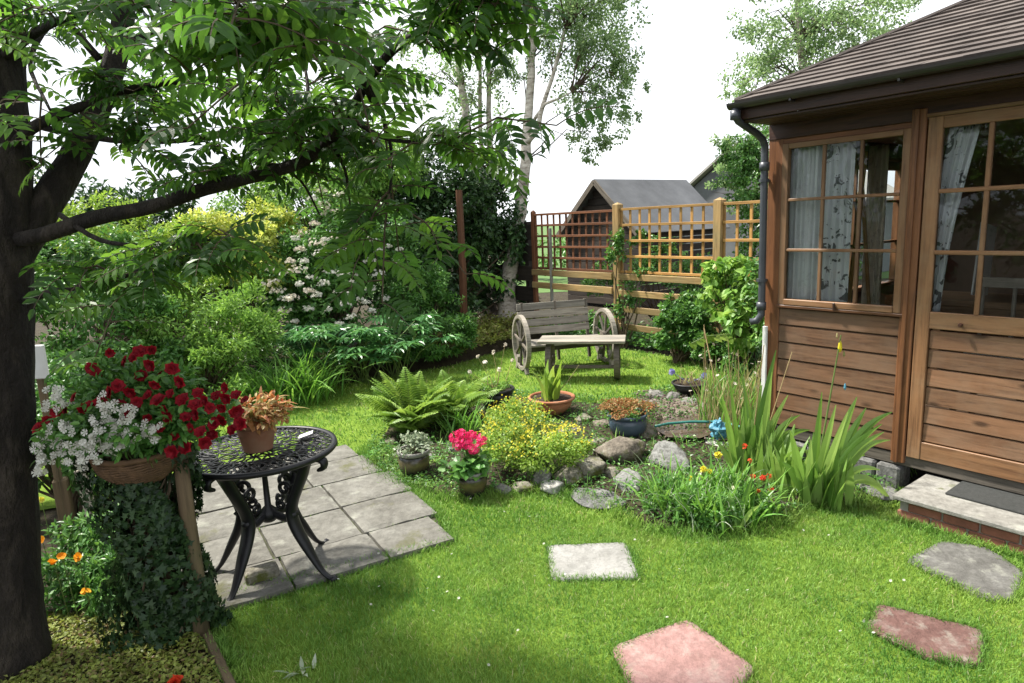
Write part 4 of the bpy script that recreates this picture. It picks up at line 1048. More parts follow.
for az in legaz:
    d = np.array([cos(az), sin(az), 0]); sd = np.array([-sin(az), cos(az), 0])
    def pt(r, z, s=0): return TC+d*r+Z*z+sd*s
    cv = [(.295, .545), (.325, .562), (.322, .592), (.275, .600), (.235, .575), (.205, .51), (.170, .44), (.138, .37), (.128, .31), (.150, .24), (.188, .17), (.228, .10), (.262, .05), (.300, .022), (.335, .022)]
    rd = [.014, .022, .024, .027, .034, .037, .036, .035, .036, .034, .030, .022, .016, .013, .009]
    # smooth
    cvx = np.array(cv); tt = np.linspace(0, len(cv)-1, 44)
    ii = np.minimum(tt.astype(int), len(cv)-2); fr_ = tt-ii
    def cr(A_):
        Ae = np.vstack([A_[0], A_, A_[-1]]); p0, p1, p2, p3 = Ae[ii], Ae[ii+1], Ae[ii+2], Ae[ii+3]; u_ = fr_[:, None]
        return .5*((2*p1)+(-p0+p2)*u_+(2*p0-5*p1+4*p2-p3)*u_**2+(-p0+3*p1-3*p2+p3)*u_**3)
    C_ = cr(cvx); r_ = cr(np.array(rd)[:, None])[:, 0]
    mb = MB(); mb.tube([pt(a, b) for a, b in C_], r_, 10, flat=.62); lg = mb.build('leg', M['iron'], it, smooth=True)
    mb = MB()                                             # scrolls bracing the leg
    sp_pts = [pt(.10+.032*cos(b)*(1-b/11), .44+.032*sin(b)*(1-b/11)) for b in np.linspace(0, 7.5, 22)]
    mb.tube(sp_pts, .010, 6)
    mb.tube([pt(.075+.03*cos(b)*(1-b/11), .36+.03*sin(b)*(1-b/11)) for b in np.linspace(2, 9, 20)], .009, 6)
    mb.tube([pt(.15, .33), pt(.12, .30), pt(.08, .295), pt(.03, .31), pt(0, .32)], [.020, .020, .018, .018, .018], 8)
    mb.tube([pt(.205, .53), pt(.14, .555), pt(.07, .55), pt(0, .56)], [.018, .017, .016, .016], 8)
    mb.tube([pt(.128, .42), pt(.15, .46), pt(.185, .47)], .008, 6)
    mb.build('scroll', M['iron'], lg, smooth=True)
    mb = MB(); mb.tube([pt(.30, .0), pt(.33, .028)], [.022, .012], 8); mb.build('foot', M['iron'], lg, smooth=True)
mb = MB(); mb.lathe([(.0, .27), (.03, .275), (.045, .30), (.035, .33), (.015, .35), (.012, .50), (.03, .54), (.0, .56)], TC, 20); mb.build('hub', M['iron'], it, smooth=True)
# brick-like stone block under the table
mb = MB(); c = G(262, 577, .03); mb.box(c+Z*.02, (.15, .09, .055), np.array([[.85, .5, 0], [-.5, .85, 0], [0, 0, 1]]), .5, .01)
tag(mb.build('stone_block', M['rock_moss'], loc=c), 'mossy stone block lying under the iron table', 'stone')
mb = MB(); c = np.array([TC[0]+.17, TC[1]+.12, TZ+.012]); mb.box(c+Z*.012, (.07, .05, .003), np.array([[.9, .2, .25], [-.2, .98, 0], [-.25, 0, .97]]), .5)
tag(mb.build('paper_card', M['white'], loc=c), 'small white card lying on the iron table beside the pot', 'card')

# ------------------------------------------------------------------ pots
def pot(name, loc, label, R, H, mat, rim=None, soil=.85, prof='taper', group='plant pots in the garden', cat='plant pot', rimR=None, hang=False):
    loc = np.asarray(loc, float); t = thing(name, loc, label, cat, group)
    rb = R*.68
    if prof == 'taper': P = [(0, .0), (rb, .0), (rb*1.02, H*.05), (R*.86, H*.55), (R*.93, H*.84), (R*.90, H*.84), (R*.78, H*.5), (0, H*.45)]
    elif prof == 'bowl': P = [(0, 0), (R*.45, 0), (R*.55, H*.1), (R*.8, H*.4), (R*.93, H*.84), (R*.89, H*.84), (R*.7, H*.5), (0, H*.45)]
    else: P = [(0, 0), (rb, 0), (R*.9, H*.25), (R*.97, H*.55), (R*.9, H*.84), (R*.86, H*.84), (R*.8, H*.5), (0, H*.45)]
    mb = MB(); mb.lathe(P, (0, 0, 0), 36); mb.build('body', mat, t, local=True, smooth=True)
    mb = MB(); mb.lathe([(R*.88, H*.82), (R*.97, H*.83), (R*1.02, H*.88), (R*1.02, H*.97), (R*.98, H), (R*.92, H*.99), (R*.89, H*.9), (R*.88, H*.82)], (0, 0, 0), 36); mb.build('rim', rim or mat, t, local=True, smooth=True)
    mb = MB(); n = 16
    V = [(0, 0, H*.88)]; 
    for r_ in (.35, .7, .90):
        for k in range(n): a = 2*pi*k/n; V.append((R*r_*cos(a), R*r_*sin(a), H*(.86+.05*random.random())))
    F = [(0, 1+k, 1+(k+1) % n) for k in range(n)]+[(1+q*n+k, 1+(q+1)*n+k, 1+(q+1)*n+(k+1) % n, 1+q*n+(k+1) % n) for q in range(2) for k in range(n)]
    mb.add(V, F, .5); mb.build('soil', M['potsoil'], t, local=True)
    return t
def potplant(name, loc, label, cat='plant', group=None): return thing(name, loc, label, cat, group)
# A : striped pot with pale rim, small leafy plant
pA = G(415, 474, .02); pot('plant_pot', pA, 'yellow-brown banded glazed pot with pale rim on the creeping plants', .105, .17, M['stripe'], M['rim_pale'], prof='round')
t = potplant('bedding_plant', pA+Z*.15, 'small pale leafy plant growing in the banded glazed pot')
mb = MB(); Pp, O, CC = crown_pts([(pA[0], pA[1], pA[2]+.19, .11, .11, .06)], 420, 16, .45); add_leaves(mb, Pp, O, .03, .016); mb.build('foliage', M['silver'], t)
mb = MB(); stems_to(mb, pA+Z*.14, CC, .003, 12, 4, .01); mb.build('stems', M['stem_green'], t)
# B : geranium
pB = G(473, 495, .0); pot('plant_pot', pB, 'dark mottled glazed pot with pale rim at the front rockery edge', .105, .17, M['stripe'], M['rim_pale'])
t = potplant('geranium', pB+Z*.15, 'bright pink geranium with round green leaves in the mottled pot')
mb = MB(); Pp, O, CC = crown_pts([(pB[0]-.02, pB[1], pB[2]+.20, .12, .11, .07)], 150, 22, .5); add_leaves(mb, Pp, O, .05, .052, HEART, HEARTF, 1.0); mb.build('foliage', M['green'], t)
mb = MB(); stems_to(mb, pB+Z*.14, CC, .004, 14, 5, .01)
heads = [A(455, 437, pB[1]), A(466, 443, pB[1]-.02), A(461, 434, pB[1]+.02), A(474, 449, pB[1]-.03), A(481, 440, pB[1]), A(471, 436, pB[1]+.03), A(457, 445, pB[1]-.02)]
for h_ in heads: mb.tube([pB+Z*.15, (pB+Z*.15+h_)/2+[0, 0, .02], h_], [.003, .0025, .002], 5)
mb.build('stems', M['stem_green'], t)
for i, h_ in enumerate(heads):
    mb = MB(); n = 34; o = unit(n); mb.inst(FL5, FL5F, h_+o*(.024+.006*rng.random(n))[:, None], unit(n), o, .028, .028); mb.build('flower', M['p_pink'], t)
# C : black pot with wispy stems
pC = G(497, 409, .03); pot('plant_pot', pC, 'black plastic pot behind the fern', .155, .19, M['plastic_black'])
t = potplant('aquilegia', pC+Z*.17, 'wispy plant with tall thin stems and tiny pale flowers in the black pot')
mb = MB(); B = pC+Z*.17
for (x, y) in ((493, 352), (484, 362), (505, 345), (477, 356), (512, 360), (470, 372), (499, 370)):
    e = A(x, y, pC[1]+rng.normal()*.05); mb.tube([B+rng.normal(size=3)*[.04, .04, 0], (B*.5+e*.5)+rng.normal(size=3)*.02, e], [.0028, .002, .0015], 4)
    n = 4; P_ = e+rng.normal(size=(n, 3))*.012; mf = MB(); mf.inst(FL5, FL5F, e+(P_-e)*.5, unit(n), unit(n)+[0, 0, .6], .035, .035); mf.build('flower', M['p_cream'], t)
mb.build('stems', M['stem_dry'], t)
mb = MB(); Pp, O, CC = crown_pts([(B[0]-.03, B[1], B[2]+.03, .13, .12, .05)], 500, 14, .5); add_leaves(mb, Pp, O, .03, .018); mb.build('foliage', M['light'], t)
# D : terracotta bowl with broad leaves
pD = G(552, 413, .04); pot('plant_pot', pD, 'wide shallow terracotta bowl of broad upright leaves', .19, .145, M['terra'], prof='bowl')
t = potplant('canna', pD+Z*.13, 'bright green broad upright leaves growing in the terracotta bowl')
mb = MB(); n = 26; B = pD+Z*.12+np.column_stack([rng.normal(size=(n, 2))*.045, np.zeros(n)])-[.01, 0, 0]
mb.strips(B, rng.random(n)*2*pi, .03+.25*rng.random(n), .3+.6*rng.random(n), .15+.22*rng.random(n), .050+.028*rng.random(n), 7, .6, rnd=.3+.7*rng.random(n), tw=.6); mb.build('foliage', M['lime'], t)
mb = MB(); e = A(579, 365, pD[1]); mb.tube([pD+Z*.12, (pD+Z*.12)*.4+e*.6+[.0, 0, -.02], e], [.004, .003, .002], 5); mb.build('stems', M['dryleaf'], t)
# E : blue pot with rusty sedum
pE = G(628, 434, .04); pot('plant_pot', pE, 'slate-blue glazed pot with rusty orange plant', .145, .165, M['glaze_blue'], prof='round')
t = potplant('sedum', pE+Z*.15, 'rusty orange and green bushy plant spilling over the blue pot')
mb = MB(); Pp, O, CC = crown_pts([(pE[0]-.01, pE[1], pE[2]+.20, .18, .15, .05)], 1600, 40, .4); add_leaves(mb, Pp, O, .022, .012); mb.build('foliage', M['seddead'], t)
mb = MB(); Pp, O, _ = crown_pts([(pE[0], pE[1], pE[2]+.155, .15, .14, .045)], 700, 20, .4); add_leaves(mb, Pp, O, .022, .014); mb.build('lower_foliage', M['green'], t)
mb = MB(); stems_to(mb, pE+Z*.14, CC, .003, 16, 4, .01); mb.build('stems', M['stem_dry'], t)
# F : small black pot at the back of the stream
pF = G(689, 393, .06); pot('plant_pot', pF, 'low black pot with dried stems behind the stream stones', .15, .10, M['plastic_black'], prof='bowl')
t = potplant('bellflower', pF+Z*.09, 'sparse dry plant with lilac flower in the low black pot')
mb = MB(); n = 30; mb.strips(pF+Z*.085+np.column_stack([rng.normal(size=(n, 2))*.05, np.zeros(n)]), rng.random(n)*6.28, .1+.5*rng.random(n), .4+.9*rng.random(n), .06+.12*rng.random(n), .008, 4); mb.build('stems', M['dryleaf'], t)
for x, y in ((672, 372), (704, 376)):
    mb = MB(); e = A(x, y, pF[1]); n = 12; o = unit(n); mb.inst(FL5, FL5F, e+o*.012, unit(n), o, .05, .05); mb.tube([pF+Z*.09, e], .002, 4); mb.build('flower', M['p_blue'], t)
# G : terracotta pot on the iron table
pG = np.array([TC[0]+.0, TC[1]-.02, TZ+.009]); q = A(258, 460, 2.86); pG[0] = q[0]
pot('plant_pot', pG, 'terracotta pot standing on the iron table', .092, .135, M['terra_dull'])
t = potplant('coleus', pG+Z*.12, 'orange and cream curling plant in the terracotta pot on the iron table')
mb = MB(); n = 75; c0 = pG+Z*.115
mb.strips(c0+np.column_stack([rng.normal(size=(n, 2))*.03, np.zeros(n)])+[.02, 0, 0], rng.random(n)*6.28, .1+.6*rng.random(n), 1.2+1.5*rng.random(n), .10+.12*rng.random(n), .018+.012*rng.random(n), 8, .5, tw=.5, pw=1.1); mb.build('foliage', M['potrust'], t)
mb = MB(); Pp, O, CC = crown_pts([(c0[0]+.03, c0[1], c0[2]+.06, .115, .11, .065), (c0[0]+.07, c0[1], c0[2]+.02, .07, .08, .06)], 520, 34, .4); add_leaves(mb, Pp, O, .034, .016, LEAF6, LEAF6F, .8); mb.build('leaf_tufts', M['potrust'], t)
mb = MB(); stems_to(mb, c0, CC, .003, 14, 5, .01); mb.build('stems', M['stem_green'], t)

# ------------------------------------------------------------------ rockery stones
R_ = lambda *a, **k: rock('rock', *a, **k)
R_(541, 484, 26, 24, M['rock_slab'], 'grey angular stone leaning upright at the rockery front', tilt=.5, flat=True)
R_(523, 491, 30, 12, M['rock_moss'], 'low mossy stone right of the geranium pot')
R_(503, 494, 18, 12, M['rock_grey'], 'small round grey stone touching the geranium pot')
R_(553, 492, 25, 15, M['rock_pale'], 'small whitish pyramid-shaped stone on the lawn edge', depth=.9)
R_(571, 484, 38, 20, M['rock_moss'], 'long mossy stone behind the whitish pyramid-shaped stone')
R_(588, 478, 42, 26, M['rock_moss'], 'rounded olive mossy boulder in the middle of the front edge', depth=.9)
R_(619, 463, 56, 30, M['rock_brown'], 'largest craggy brown boulder of the rockery')
R_(601, 502, 66, 12, M['rock_dark'], 'wide flat dark grey slab stone next to the lawn', flat=True, sink=.1)
R_(627, 490, 38, 20, M['rock_slab'], 'flat pale grey slab stone below the brown boulder', flat=True, tilt=.35, sink=.1)
R_(668, 470, 46, 26, M['rock_slab'], 'large pale slab stone tilted beside the hose', flat=True, tilt=.55, sink=.15)
R_(650, 482, 20, 10, M['rock_grey'], 'small grey stone between the two pale slabs')
R_(648, 440, 30, 20, M['rock_moss'], 'pale greenish stone at the stream edge left of the hose', tilt=.5, flat=True)
R_(638, 450, 20, 10, M['rock_grey'], 'small grey stone in front of the greenish stone')
R_(601, 431, 26, 16, M['rock_brown'], 'brown stone left of the blue pot')
R_(583, 425, 28, 12, M['rock_moss'], 'mossy stone between the terracotta bowl and the blue pot')
R_(595, 447, 30, 12, M['rock_moss'], 'low mossy stone behind the largest brown boulder')
R_(657, 401, 22, 14, M['rock_grey'], 'grey stone at the far left corner of the stream')
R_(673, 404, 18, 13, M['rock_grey'], 'roundish grey stone second along the back of the stream', seed=5)
R_(688, 408, 22, 12, M['rock_grey'], 'low grey stone below the low black pot')
R_(707, 413, 28, 12, M['rock_moss'], 'flat mossy stone at the back right of the stream')
R_(712, 447, 32, 12, M['rock_pale'], 'flat whitish stone beside the blue net', flat=True, sink=.2)
R_(684, 424, 12, 4, M['rock_pale'], 'tiny pale flat stone lying in the stream', flat=True, zb=.06)
R_(560, 440, 22, 12, M['rock_moss'], 'small mossy stone hidden among the yellow flowers')
R_(448, 452, 40, 14, M['rock_dark'], 'flat dark stone below the fern', flat=True)
R_(466, 440, 36, 14, M['rock_dark'], 'dark layered stone behind the geranium', flat=True)
R_(446, 474, 16, 12, M['rock_brown'], 'small brown stone between the two glazed pots')
R_(392, 446, 20, 10, M['rock_brown'], 'half-buried brown stone left of the fern')
R_(640, 425, 18, 10, M['rock_brown'], 'small brown stone right of the blue pot')
R_(872, 492, 44, 12, M['rock_dark'], 'flat dark grey stone between iris leaves and doorstep', flat=True)
R_(855, 487, 26, 12, M['rock_grey'], 'small grey stone behind the large iris against the plinth')
R_(530, 480, 22, 12, M['rock_brown'], 'brown stone behind the low mossy stone at the front edge')
R_(612, 480, 22, 14, M['rock_moss'], 'small mossy stone wedged under the largest brown boulder')
R_(634, 470, 22, 12, M['rock_brown'], 'brown wedge-shaped stone between the boulder and the pale slab', flat=True)
R_(645, 462, 24, 12, M['rock_moss'], 'mossy flat stone above the large pale tilted slab', flat=True)
R_(622, 443, 24, 12, M['rock_brown'], 'brown flat stone in front of the blue pot', flat=True)
R_(574, 436, 22, 10, M['rock_grey'], 'grey stone below the terracotta bowl')
R_(565, 466, 20, 10, M['rock_brown'], 'brown stone among the yellow flowers near the front')
R_(720, 420, 20, 10, M['rock_grey'], 'grey stone at the right bank of the stream')
R_(700, 399, 18, 9, M['rock_brown'], 'small brown stone right of the low black pot')
R_(430, 462, 18, 9, M['rock_grey'], 'grey stone right of the banded glazed pot')
R_(660, 446, 24, 10, M['rock_brown'], 'brown stone under the hose at the stream edge', flat=True)
R_(690, 452, 26, 10, M['rock_moss'], 'mossy flat stone below the hose', flat=True)
# stuff: gravel
mb = MB(); n = 700; Pg = np.array(str_poly); x0, y0 = Pg.min(0); x1, y1 = Pg.max(0)
Q = np.stack([x0+(x1-x0)*rng.random(n*2), y0+(y1-y0)*rng.random(n*2)], 1); Q = Q[inpoly(Q, str_poly)][:n]; n = len(Q)
oc = np.array([(1, 0, 0), (-1, 0, 0), (0, 1, 0), (0, -1, 0), (0, 0, 1), (0, 0, -1)])*[.5, .5, .35]; of = np.array([(0, 2, 4), (2, 1, 4), (1, 3, 4), (3, 0, 4), (2, 0, 5), (1, 2, 5), (3, 1, 5), (0, 3, 5)])
mb.inst(oc, of, np.column_stack([Q, .055+.02*rng.random(n)]), unit(n), np.tile([0, 0, 1.], (n, 1))+unit(n)*.5, .012+.03*rng.random(n)**2, .012+.03*rng.random(n)**2)
tag(mb.build('gravel', M['gravel'], smooth=False), 'small brown gravel and pebbles in the stream bed', 'gravel', kind='stuff')
# hose and blue net
mb = MB(); hz = [A(655, 446, 4.55), A(668, 441, 4.6), A(690, 437, 4.62), A(712, 433, 4.6), A(735, 436, 4.5), A(752, 447, 4.35)]
hz = [np.array([p[0], p[1], max(.115, p[2])]) for p in hz]; mb.tube(hz, .010, 8); tag(mb.build('garden_hose', M['hose'], loc=hz[0], smooth=True), 'teal green hose curving across the stream bed', 'hose')
c = A(718, 440, 4.4); c[2] = .10
mb = MB(); n1, n2 = 24, 14; V = []
for i in range(n2+1):
    th = pi*i/n2
    for j in range(n1):
        a = 2*pi*j/n1; d = Vector((sin(th)*cos(a), sin(th)*sin(a), cos(th))); k = 1+.55*mnoise.noise(d*2.2+Vector((4, 1, 2)))+.2*mnoise.noise(d*7)
        V.append((c[0]+d.x*k*.05, c[1]+d.y*k*.05, c[2]+.02+d.z*k*.065))
mb.add(V, np.array([(i*n1+j, (i+1)*n1+j, (i+1)*n1+(j+1) % n1, i*n1+(j+1) % n1) for i in range(n2) for j in range(n1)]))
tag(mb.build('net_bundle', M['bluebag'], loc=c), 'crumpled bright blue netting bundle behind the iris leaves', 'netting')
#PLANTS
# ------------------------------------------------------------------ plants in the rockery
def fl(mb, P, size, T=FL5, TF=FL5F, up=.6, rnd=None):
    n = len(P); N = unit(n); N[:, 2] = abs(N[:, 2])+up; N[:, 1] -= .4; mb.inst(T, TF, P, unit(n), N, size, size, rnd)
# ferns
def fern(loc, n, L, label, mat='fern', up=(.05, .62)):
    t = thing('fern', loc, label, 'fern', 'ferns in the rockery'); mb = MB(); mr = MB(); loc = np.asarray(loc)
    az = np.linspace(0, 2*pi, n, endpoint=False)+rng.random(n)*.5
    B = loc+np.column_stack([np.cos(az)*.02, np.sin(az)*.02, np.zeros(n)])
    th0 = up[0]+(up[1]-up[0])*rng.random(n)
    LL = L*(.7+.5*rng.random(n))
    for q in range(n):
        pinnate(mb, B[q:q+1], az[q:q+1], th0[q], th0[q]+.75+.5*random.random(), LL[q], 24, L*.26, L*.05, LEAF, LEAFF, rach=mr, fern=True, roll=.3, start=.12, droopl=.12)
    mb.build('fronds', M[mat], t); mr.build('stems', M['stem_green'], t); return t
fern(G(413, 432, .03), 44, .50, 'large pale green fern with arching fronds in the rockery')
fern(G(450, 420, .04), 28, .44, 'smaller fern with brownish tips to the right of the large fern', 'fern')
def strapclump(name, loc, n, L, w, label, cat, mat, th=(.1, .5), bend=(.5, 1.4), spread=.06, seg=7, group=None, tip=.5, tw=.4, part='foliage', azr=None):
    t = thing(name, loc, label, cat, group); loc = np.asarray(loc, float); mb = MB()
    az = rng.random(n)*2*pi if azr is None else azr[0]+(azr[1]-azr[0])*rng.random(n)
    B = loc+np.column_stack([rng.normal(size=(n, 2))*spread, np.zeros(n)])
    th0 = th[0]+(th[1]-th[0])*rng.random(n)
    mb.strips(B, az, th0, th0+bend[0]+(bend[1]-bend[0])*rng.random(n)**1.5, L*(.55+.6*rng.random(n)), w*(.7+.5*rng.random(n)), seg, tip, tw=tw)
    mb.build(part, M[mat], t, smooth=False); return t
strapclump('grassy_plant', G(462, 434, .04), 70, .30, .014, 'clump of narrow arching grassy leaves between the fern and the pink geranium', 'plant', 'daylily', (.1, .8), (.4, 1.3), .06)
# yellow loosestrife mass
t = thing('yellow_flower_plant', G(535, 462, 0), 'bushy lime-green plant covered in tiny yellow flowers', 'plant')
c1, c2, c3, c4 = G(508, 462, .10), G(545, 466, .10), G(520, 440, .12), G(570, 458, .08)
bl = [(c1[0], c1[1], .17, .19, .17, .19), (c2[0], c2[1], .14, .23, .17, .17), (c3[0], c3[1], .20, .25, .24, .20), (c4[0], c4[1], .13, .15, .14, .14)]
Pp, O, CC = crown_pts(bl, 7500, 170, .28, .3, -.2); mb = MB(); add_leaves(mb, Pp, O, .026, .014, upb=.8); mb.build('foliage', M['lime'], t)
mb = MB(); stems_to(mb, [c2[0], c2[1], .02], CC, .004, 60, 4, .03); mb.build('stems', M['stem_green'], t)
Pp, O, _ = crown_pts(bl, 1100, 150, .30, .75, .0); mb = MB(); fl(mb, Pp+[0, 0, .04], .014); o = mb.build('flowers', M['p_yellow'], t); tag(o, kind='stuff')
# creeping plants beside the patio
def cover(name, poly, n, L, W, mat, label, cat, h=.05, T=LEAF, TF=LEAFF, z0=.01, clump=True):
    P = np.array(poly); x0, y0 = P.min(0); x1, y1 = P.max(0); Q = np.stack([x0+(x1-x0)*rng.random(n*3), y0+(y1-y0)*rng.random(n*3)], 1); Q = Q[inpoly(Q, poly)][:n]
    m_ = len(Q); hh = np.array([max(0, .6+.9*mnoise.noise(Vector((q[0]*7, q[1]*7, 2)))) for q in Q])
    z = z0+h*hh*(.3+.7*rng.random(m_)); mb = MB(); N = unit(m_)*.6; N[:, 2] += 1
    X = unit(m_); X[:, 2] = X[:, 2]*.4+.15; mb.inst(T, TF, np.column_stack([Q, z]), X, N, L*(.6+.7*rng.random(m_)), W*(.6+.7*rng.random(m_)))
    return tag(mb.build(name, M[mat]), label, cat, kind='stuff')
cover('creeping_plants', px([(368, 450), (388, 440), (420, 446), (445, 462), (452, 486), (425, 492), (395, 484), (372, 465)]), 3800, .020, .014, 'light', 'creeping bright green ground cover spilling over the patio edge', 'ground cover', .05)
cover('creeping_plants', [(-1.38, 2.50), (-.95, 1.92), (-1.3, 1.5), (-2.2, 1.8), (-2.3, 2.6), (-1.75, 2.62)], 16000, .020, .013, 'creep', 'mottled yellow-green creeping plants at the foot of the tree', 'ground cover', .045)
cover('rockery_ground_cover', bed_poly, 15000, .026, .015, 'green', 'low mixed green ground cover between the rockery stones', 'ground cover', .075, z0=.03)
mb = MB(); n = 2600; P_ = np.array(bed_poly); Q = np.stack([P_[:, 0].min()+(np.ptp(P_[:, 0]))*rng.random(n), P_[:, 1].min()+np.ptp(P_[:, 1])*rng.random(n)], 1); Q = Q[inpoly(Q, bed_poly) & ~inpoly(Q, str_poly)]; Q = Q[[mnoise.noise(Vector((q[0]*5, q[1]*5, 8))) > -.02 for q in Q]]; n = len(Q)
mb.strips(np.column_stack([Q, np.full(n, .03)]), rng.random(n)*6.28, .05+.6*rng.random(n), .4+1.3*rng.random(n), .04+.10*rng.random(n), .006, 5, .5, tw=.8); tag(mb.build('wild_grass_tufts', M['light']), 'loose grassy tufts growing between the rockery stones', 'grass', kind='stuff')
cover('border_ground_cover', [(-.9, 7.3), (-.3, 7.9), (.5, 8.9), (.5, 10.2), (-1.4, 9.5)], 7000, .05, .03, 'creep', 'dull brownish low growth below the birch trunks', 'ground cover', .22, z0=.1)
cover('border_ground_cover', [(-7, 4.3), (-4.7, 5.4), (-3.2, 5.8), (-2.1, 6.6), (-2.5, 9), (-7, 9)], 11000, .06, .035, 'green', 'low leafy growth under the shrubs of the left border', 'ground cover', .2, z0=.1)
cover('fence_ground_cover', [(.4, 8.9), (1.35, 8.1), (2.0, 7.2), (2.9, 6.3), (3.2, 6.8), (1.5, 9.0), (.6, 9.9)], 9000, .05, .035, 'green', 'tangled green growth along the foot of the fence', 'ground cover', .28, z0=.0)
# front herbaceous clump with wild grassy leaves
cF = G(705, 520, .02)
t = thing('flowering_clump', cF, 'tangled clump of narrow grey-green leaves with yellow and scarlet flowers', 'plant')
mb = MB(); n = 620; cs = np.array([G(x, y, .02) for x, y in ((668, 512), (690, 520), (715, 524), (740, 520), (700, 500), (730, 500), (665, 500), (755, 512))]); k = rng.integers(0, len(cs), n)
mb.strips(cs[k]+np.column_stack([rng.normal(size=(n, 2))*.055, np.zeros(n)]), rng.random(n)*6.28, .05+.6*rng.random(n), .4+1.4*rng.random(n), .10+.19*rng.random(n), .009+.009*rng.random(n), 6, .5, tw=.8); mb.build('foliage', M['daylily'], t)
mb = MB(); n = 150; k = rng.integers(0, len(cs), n)
mb.strips(cs[k]+np.column_stack([rng.normal(size=(n, 2))*.06, np.zeros(n)]), rng.random(n)*6.28, .05+.6*rng.random(n), .5+1.8*rng.random(n), .12+.2*rng.random(n), .005, 6, .5, tw=.8); mb.build('pale_foliage', M['silver'], t)
mb = MB(); Pp, O, CC = crown_pts([(q[0], q[1], .08, .11, .11, .10) for q in cs], 1700, 90, .4, .3); add_leaves(mb, Pp, O, .030, .014); mb.build('low_foliage', M['green'], t)
ms = MB()
for x, y, mt_, nn, sz in ((718, 455, 'p_yellow', 16, .035), (703, 469, 'p_yellow', 12, .03), (709, 471, 'p_yellow', 7, .025), (757, 492, 'p_scarlet', 7, .034), (763, 478, 'p_scarlet', 5, .03), (768, 476, 'p_scarlet', 4, .03), (753, 476, 'p_scarlet', 4, .028), (744, 446, 'p_scarlet', 4, .028), (771, 489, 'p_scarlet', 4, .026), (750, 461, 'p_scarlet', 3, .024), (690, 478, 'p_yellow', 3, .02), (734, 488, 'p_cream', 4, .025)):
    yy = cs[:, 1].mean()+.12 if mt_ == 'p_yellow' else cs[:, 1].mean()+.0
    e = A(x, y, yy); mb = MB(); o = unit(nn); o[:, 1] -= .4; mb.inst(FL5, FL5F, e+o*.008, unit(nn), o, sz, sz); mb.build('flower', M[mt_], t)
    b = np.array([e[0]+rng.normal()*.03, e[1]+rng.normal()*.03, .03]); ms.tube([b, (b+e)/2+rng.normal(size=3)*.01, e], [.003, .0025, .002], 4)
ms.build('stems', M['stem_green'], t)
# irises
def iris(loc, spec, label, n_extra=0, hh=.5):
    t = thing('iris_plant', loc, label, 'iris', 'irises in front of the summerhouse'); loc = np.asarray(loc); mb = MB()
    for (bx, by, tx_, ty_, w) in spec:                 # leaf from base to tip through real positions on this clump's depth
        b = G(bx, by, .01); Y = b[1]+rng.normal()*.05; e = A(tx_, ty_, Y); d = e-b; L = np.linalg.norm(d); k = 9
        curve = rng.normal()*.02; T = np.linspace(0, 1, k+1)
        side = np.array([d[2], 0, -d[0]])/max(1e-6, np.hypot(d[0], d[2]))
        outw = np.sign(d[0]+1e-6)
        bow = np.sin(pi*T)*(.05*L*(1+abs(d[0])/L*2))
        C = b+T[:, None]*d; C[:, 2] += bow*(.3+abs(d[0])/L*2.2); C[:, 0] -= 0*bow
        prof = np.minimum(1, .6+T)*np.minimum(1, np.maximum(.03, (1-T)/.5))**.7*w*.85
        dd_ = np.gradient(C, axis=0); dd_ /= np.linalg.norm(dd_, axis=1)[:, None]
        a = rng.random()*.9-.45; fwd = np.array([sin(a)*.5, 1, .0]); S = np.cross(dd_, fwd); S /= np.linalg.norm(S, axis=1)[:, None]
        fold = np.cross(S, dd_)*(prof*.28)[:, None]
        V = np.stack([C-S*prof[:, None]+fold, C, C+S*prof[:, None]+fold], 1).reshape(-1, 3)
        F = []
        for i in range(k): F += [(3*i, 3*i+1, 3*i+4, 3*i+3), (3*i+1, 3*i+2, 3*i+5, 3*i+4)]
        mb.add(V, np.array(F), rng.random())
    if n_extra:
        az = rng.random(n_extra)*6.28; mb.strips(loc+np.column_stack([rng.normal(size=(n_extra, 2))*.05, np.zeros(n_extra)]), az, .03+.25*rng.random(n_extra), .1+.6*rng.random(n_extra)**2, hh*(.5+.5*rng.random(n_extra)), .040*(.7+.5*rng.random(n_extra)), 7, .5, tw=.4)
    mb.build('foliage', M['iris'], t); return t
sp2 = [(822, 505, 892, 412, .032), (824, 505, 882, 424, .028), (826, 504, 866, 408, .034), (820, 505, 857, 397, .036), (817, 505, 848, 412, .032), (814, 505, 836, 405, .03), (812, 505, 822, 392, .028), (810, 505, 811, 440, .03), (806, 505, 790, 430, .03), (828, 505, 890, 440, .026), (826, 505, 893, 503, .034), (824, 505, 884, 432, .03), (808, 505, 782, 462, .03), (818, 505, 842, 430, .034), (822, 505, 872, 430, .03), (815, 505, 828, 440, .04), (812, 505, 804, 462, .034), (820, 505, 852, 445, .04), (823, 505, 865, 455, .034), (826, 505, 880, 470, .028), (809, 505, 795, 480, .03), (818, 505, 834, 470, .04)]
tI = iris(G(820, 505), sp2, 'large iris fan of broad sword leaves with a tall yellow-budded stem', 44, .40)
mb = MB(); b = G(812, 500, .0); e = A(841, 335, b[1]+.02); mb.tube([b, b*.5+e*.5+[.0, 0, 0], e], [.006, .005, .003], 6); mb.build('flower_stem', M['stem_green'], tI)
for x, y, r, mt_ in ((840, 347, .020, 'p_yellow'), (844, 354, .010, 'dryleaf'), (837, 336, .010, 'dryleaf'), (845, 387, .012, 'bluebag')):
    q = A(x, y, b[1]+.02); mb = MB(); mb.tube([q-Z*r*1.4, q-Z*r*.4, q+Z*r*.9, q+Z*r*1.8], [r*.25, r*.6, r*.45, r*.1], 8); mb.build('bud' if mt_ != 'bluebag' else 'tie', M[mt_], tI)
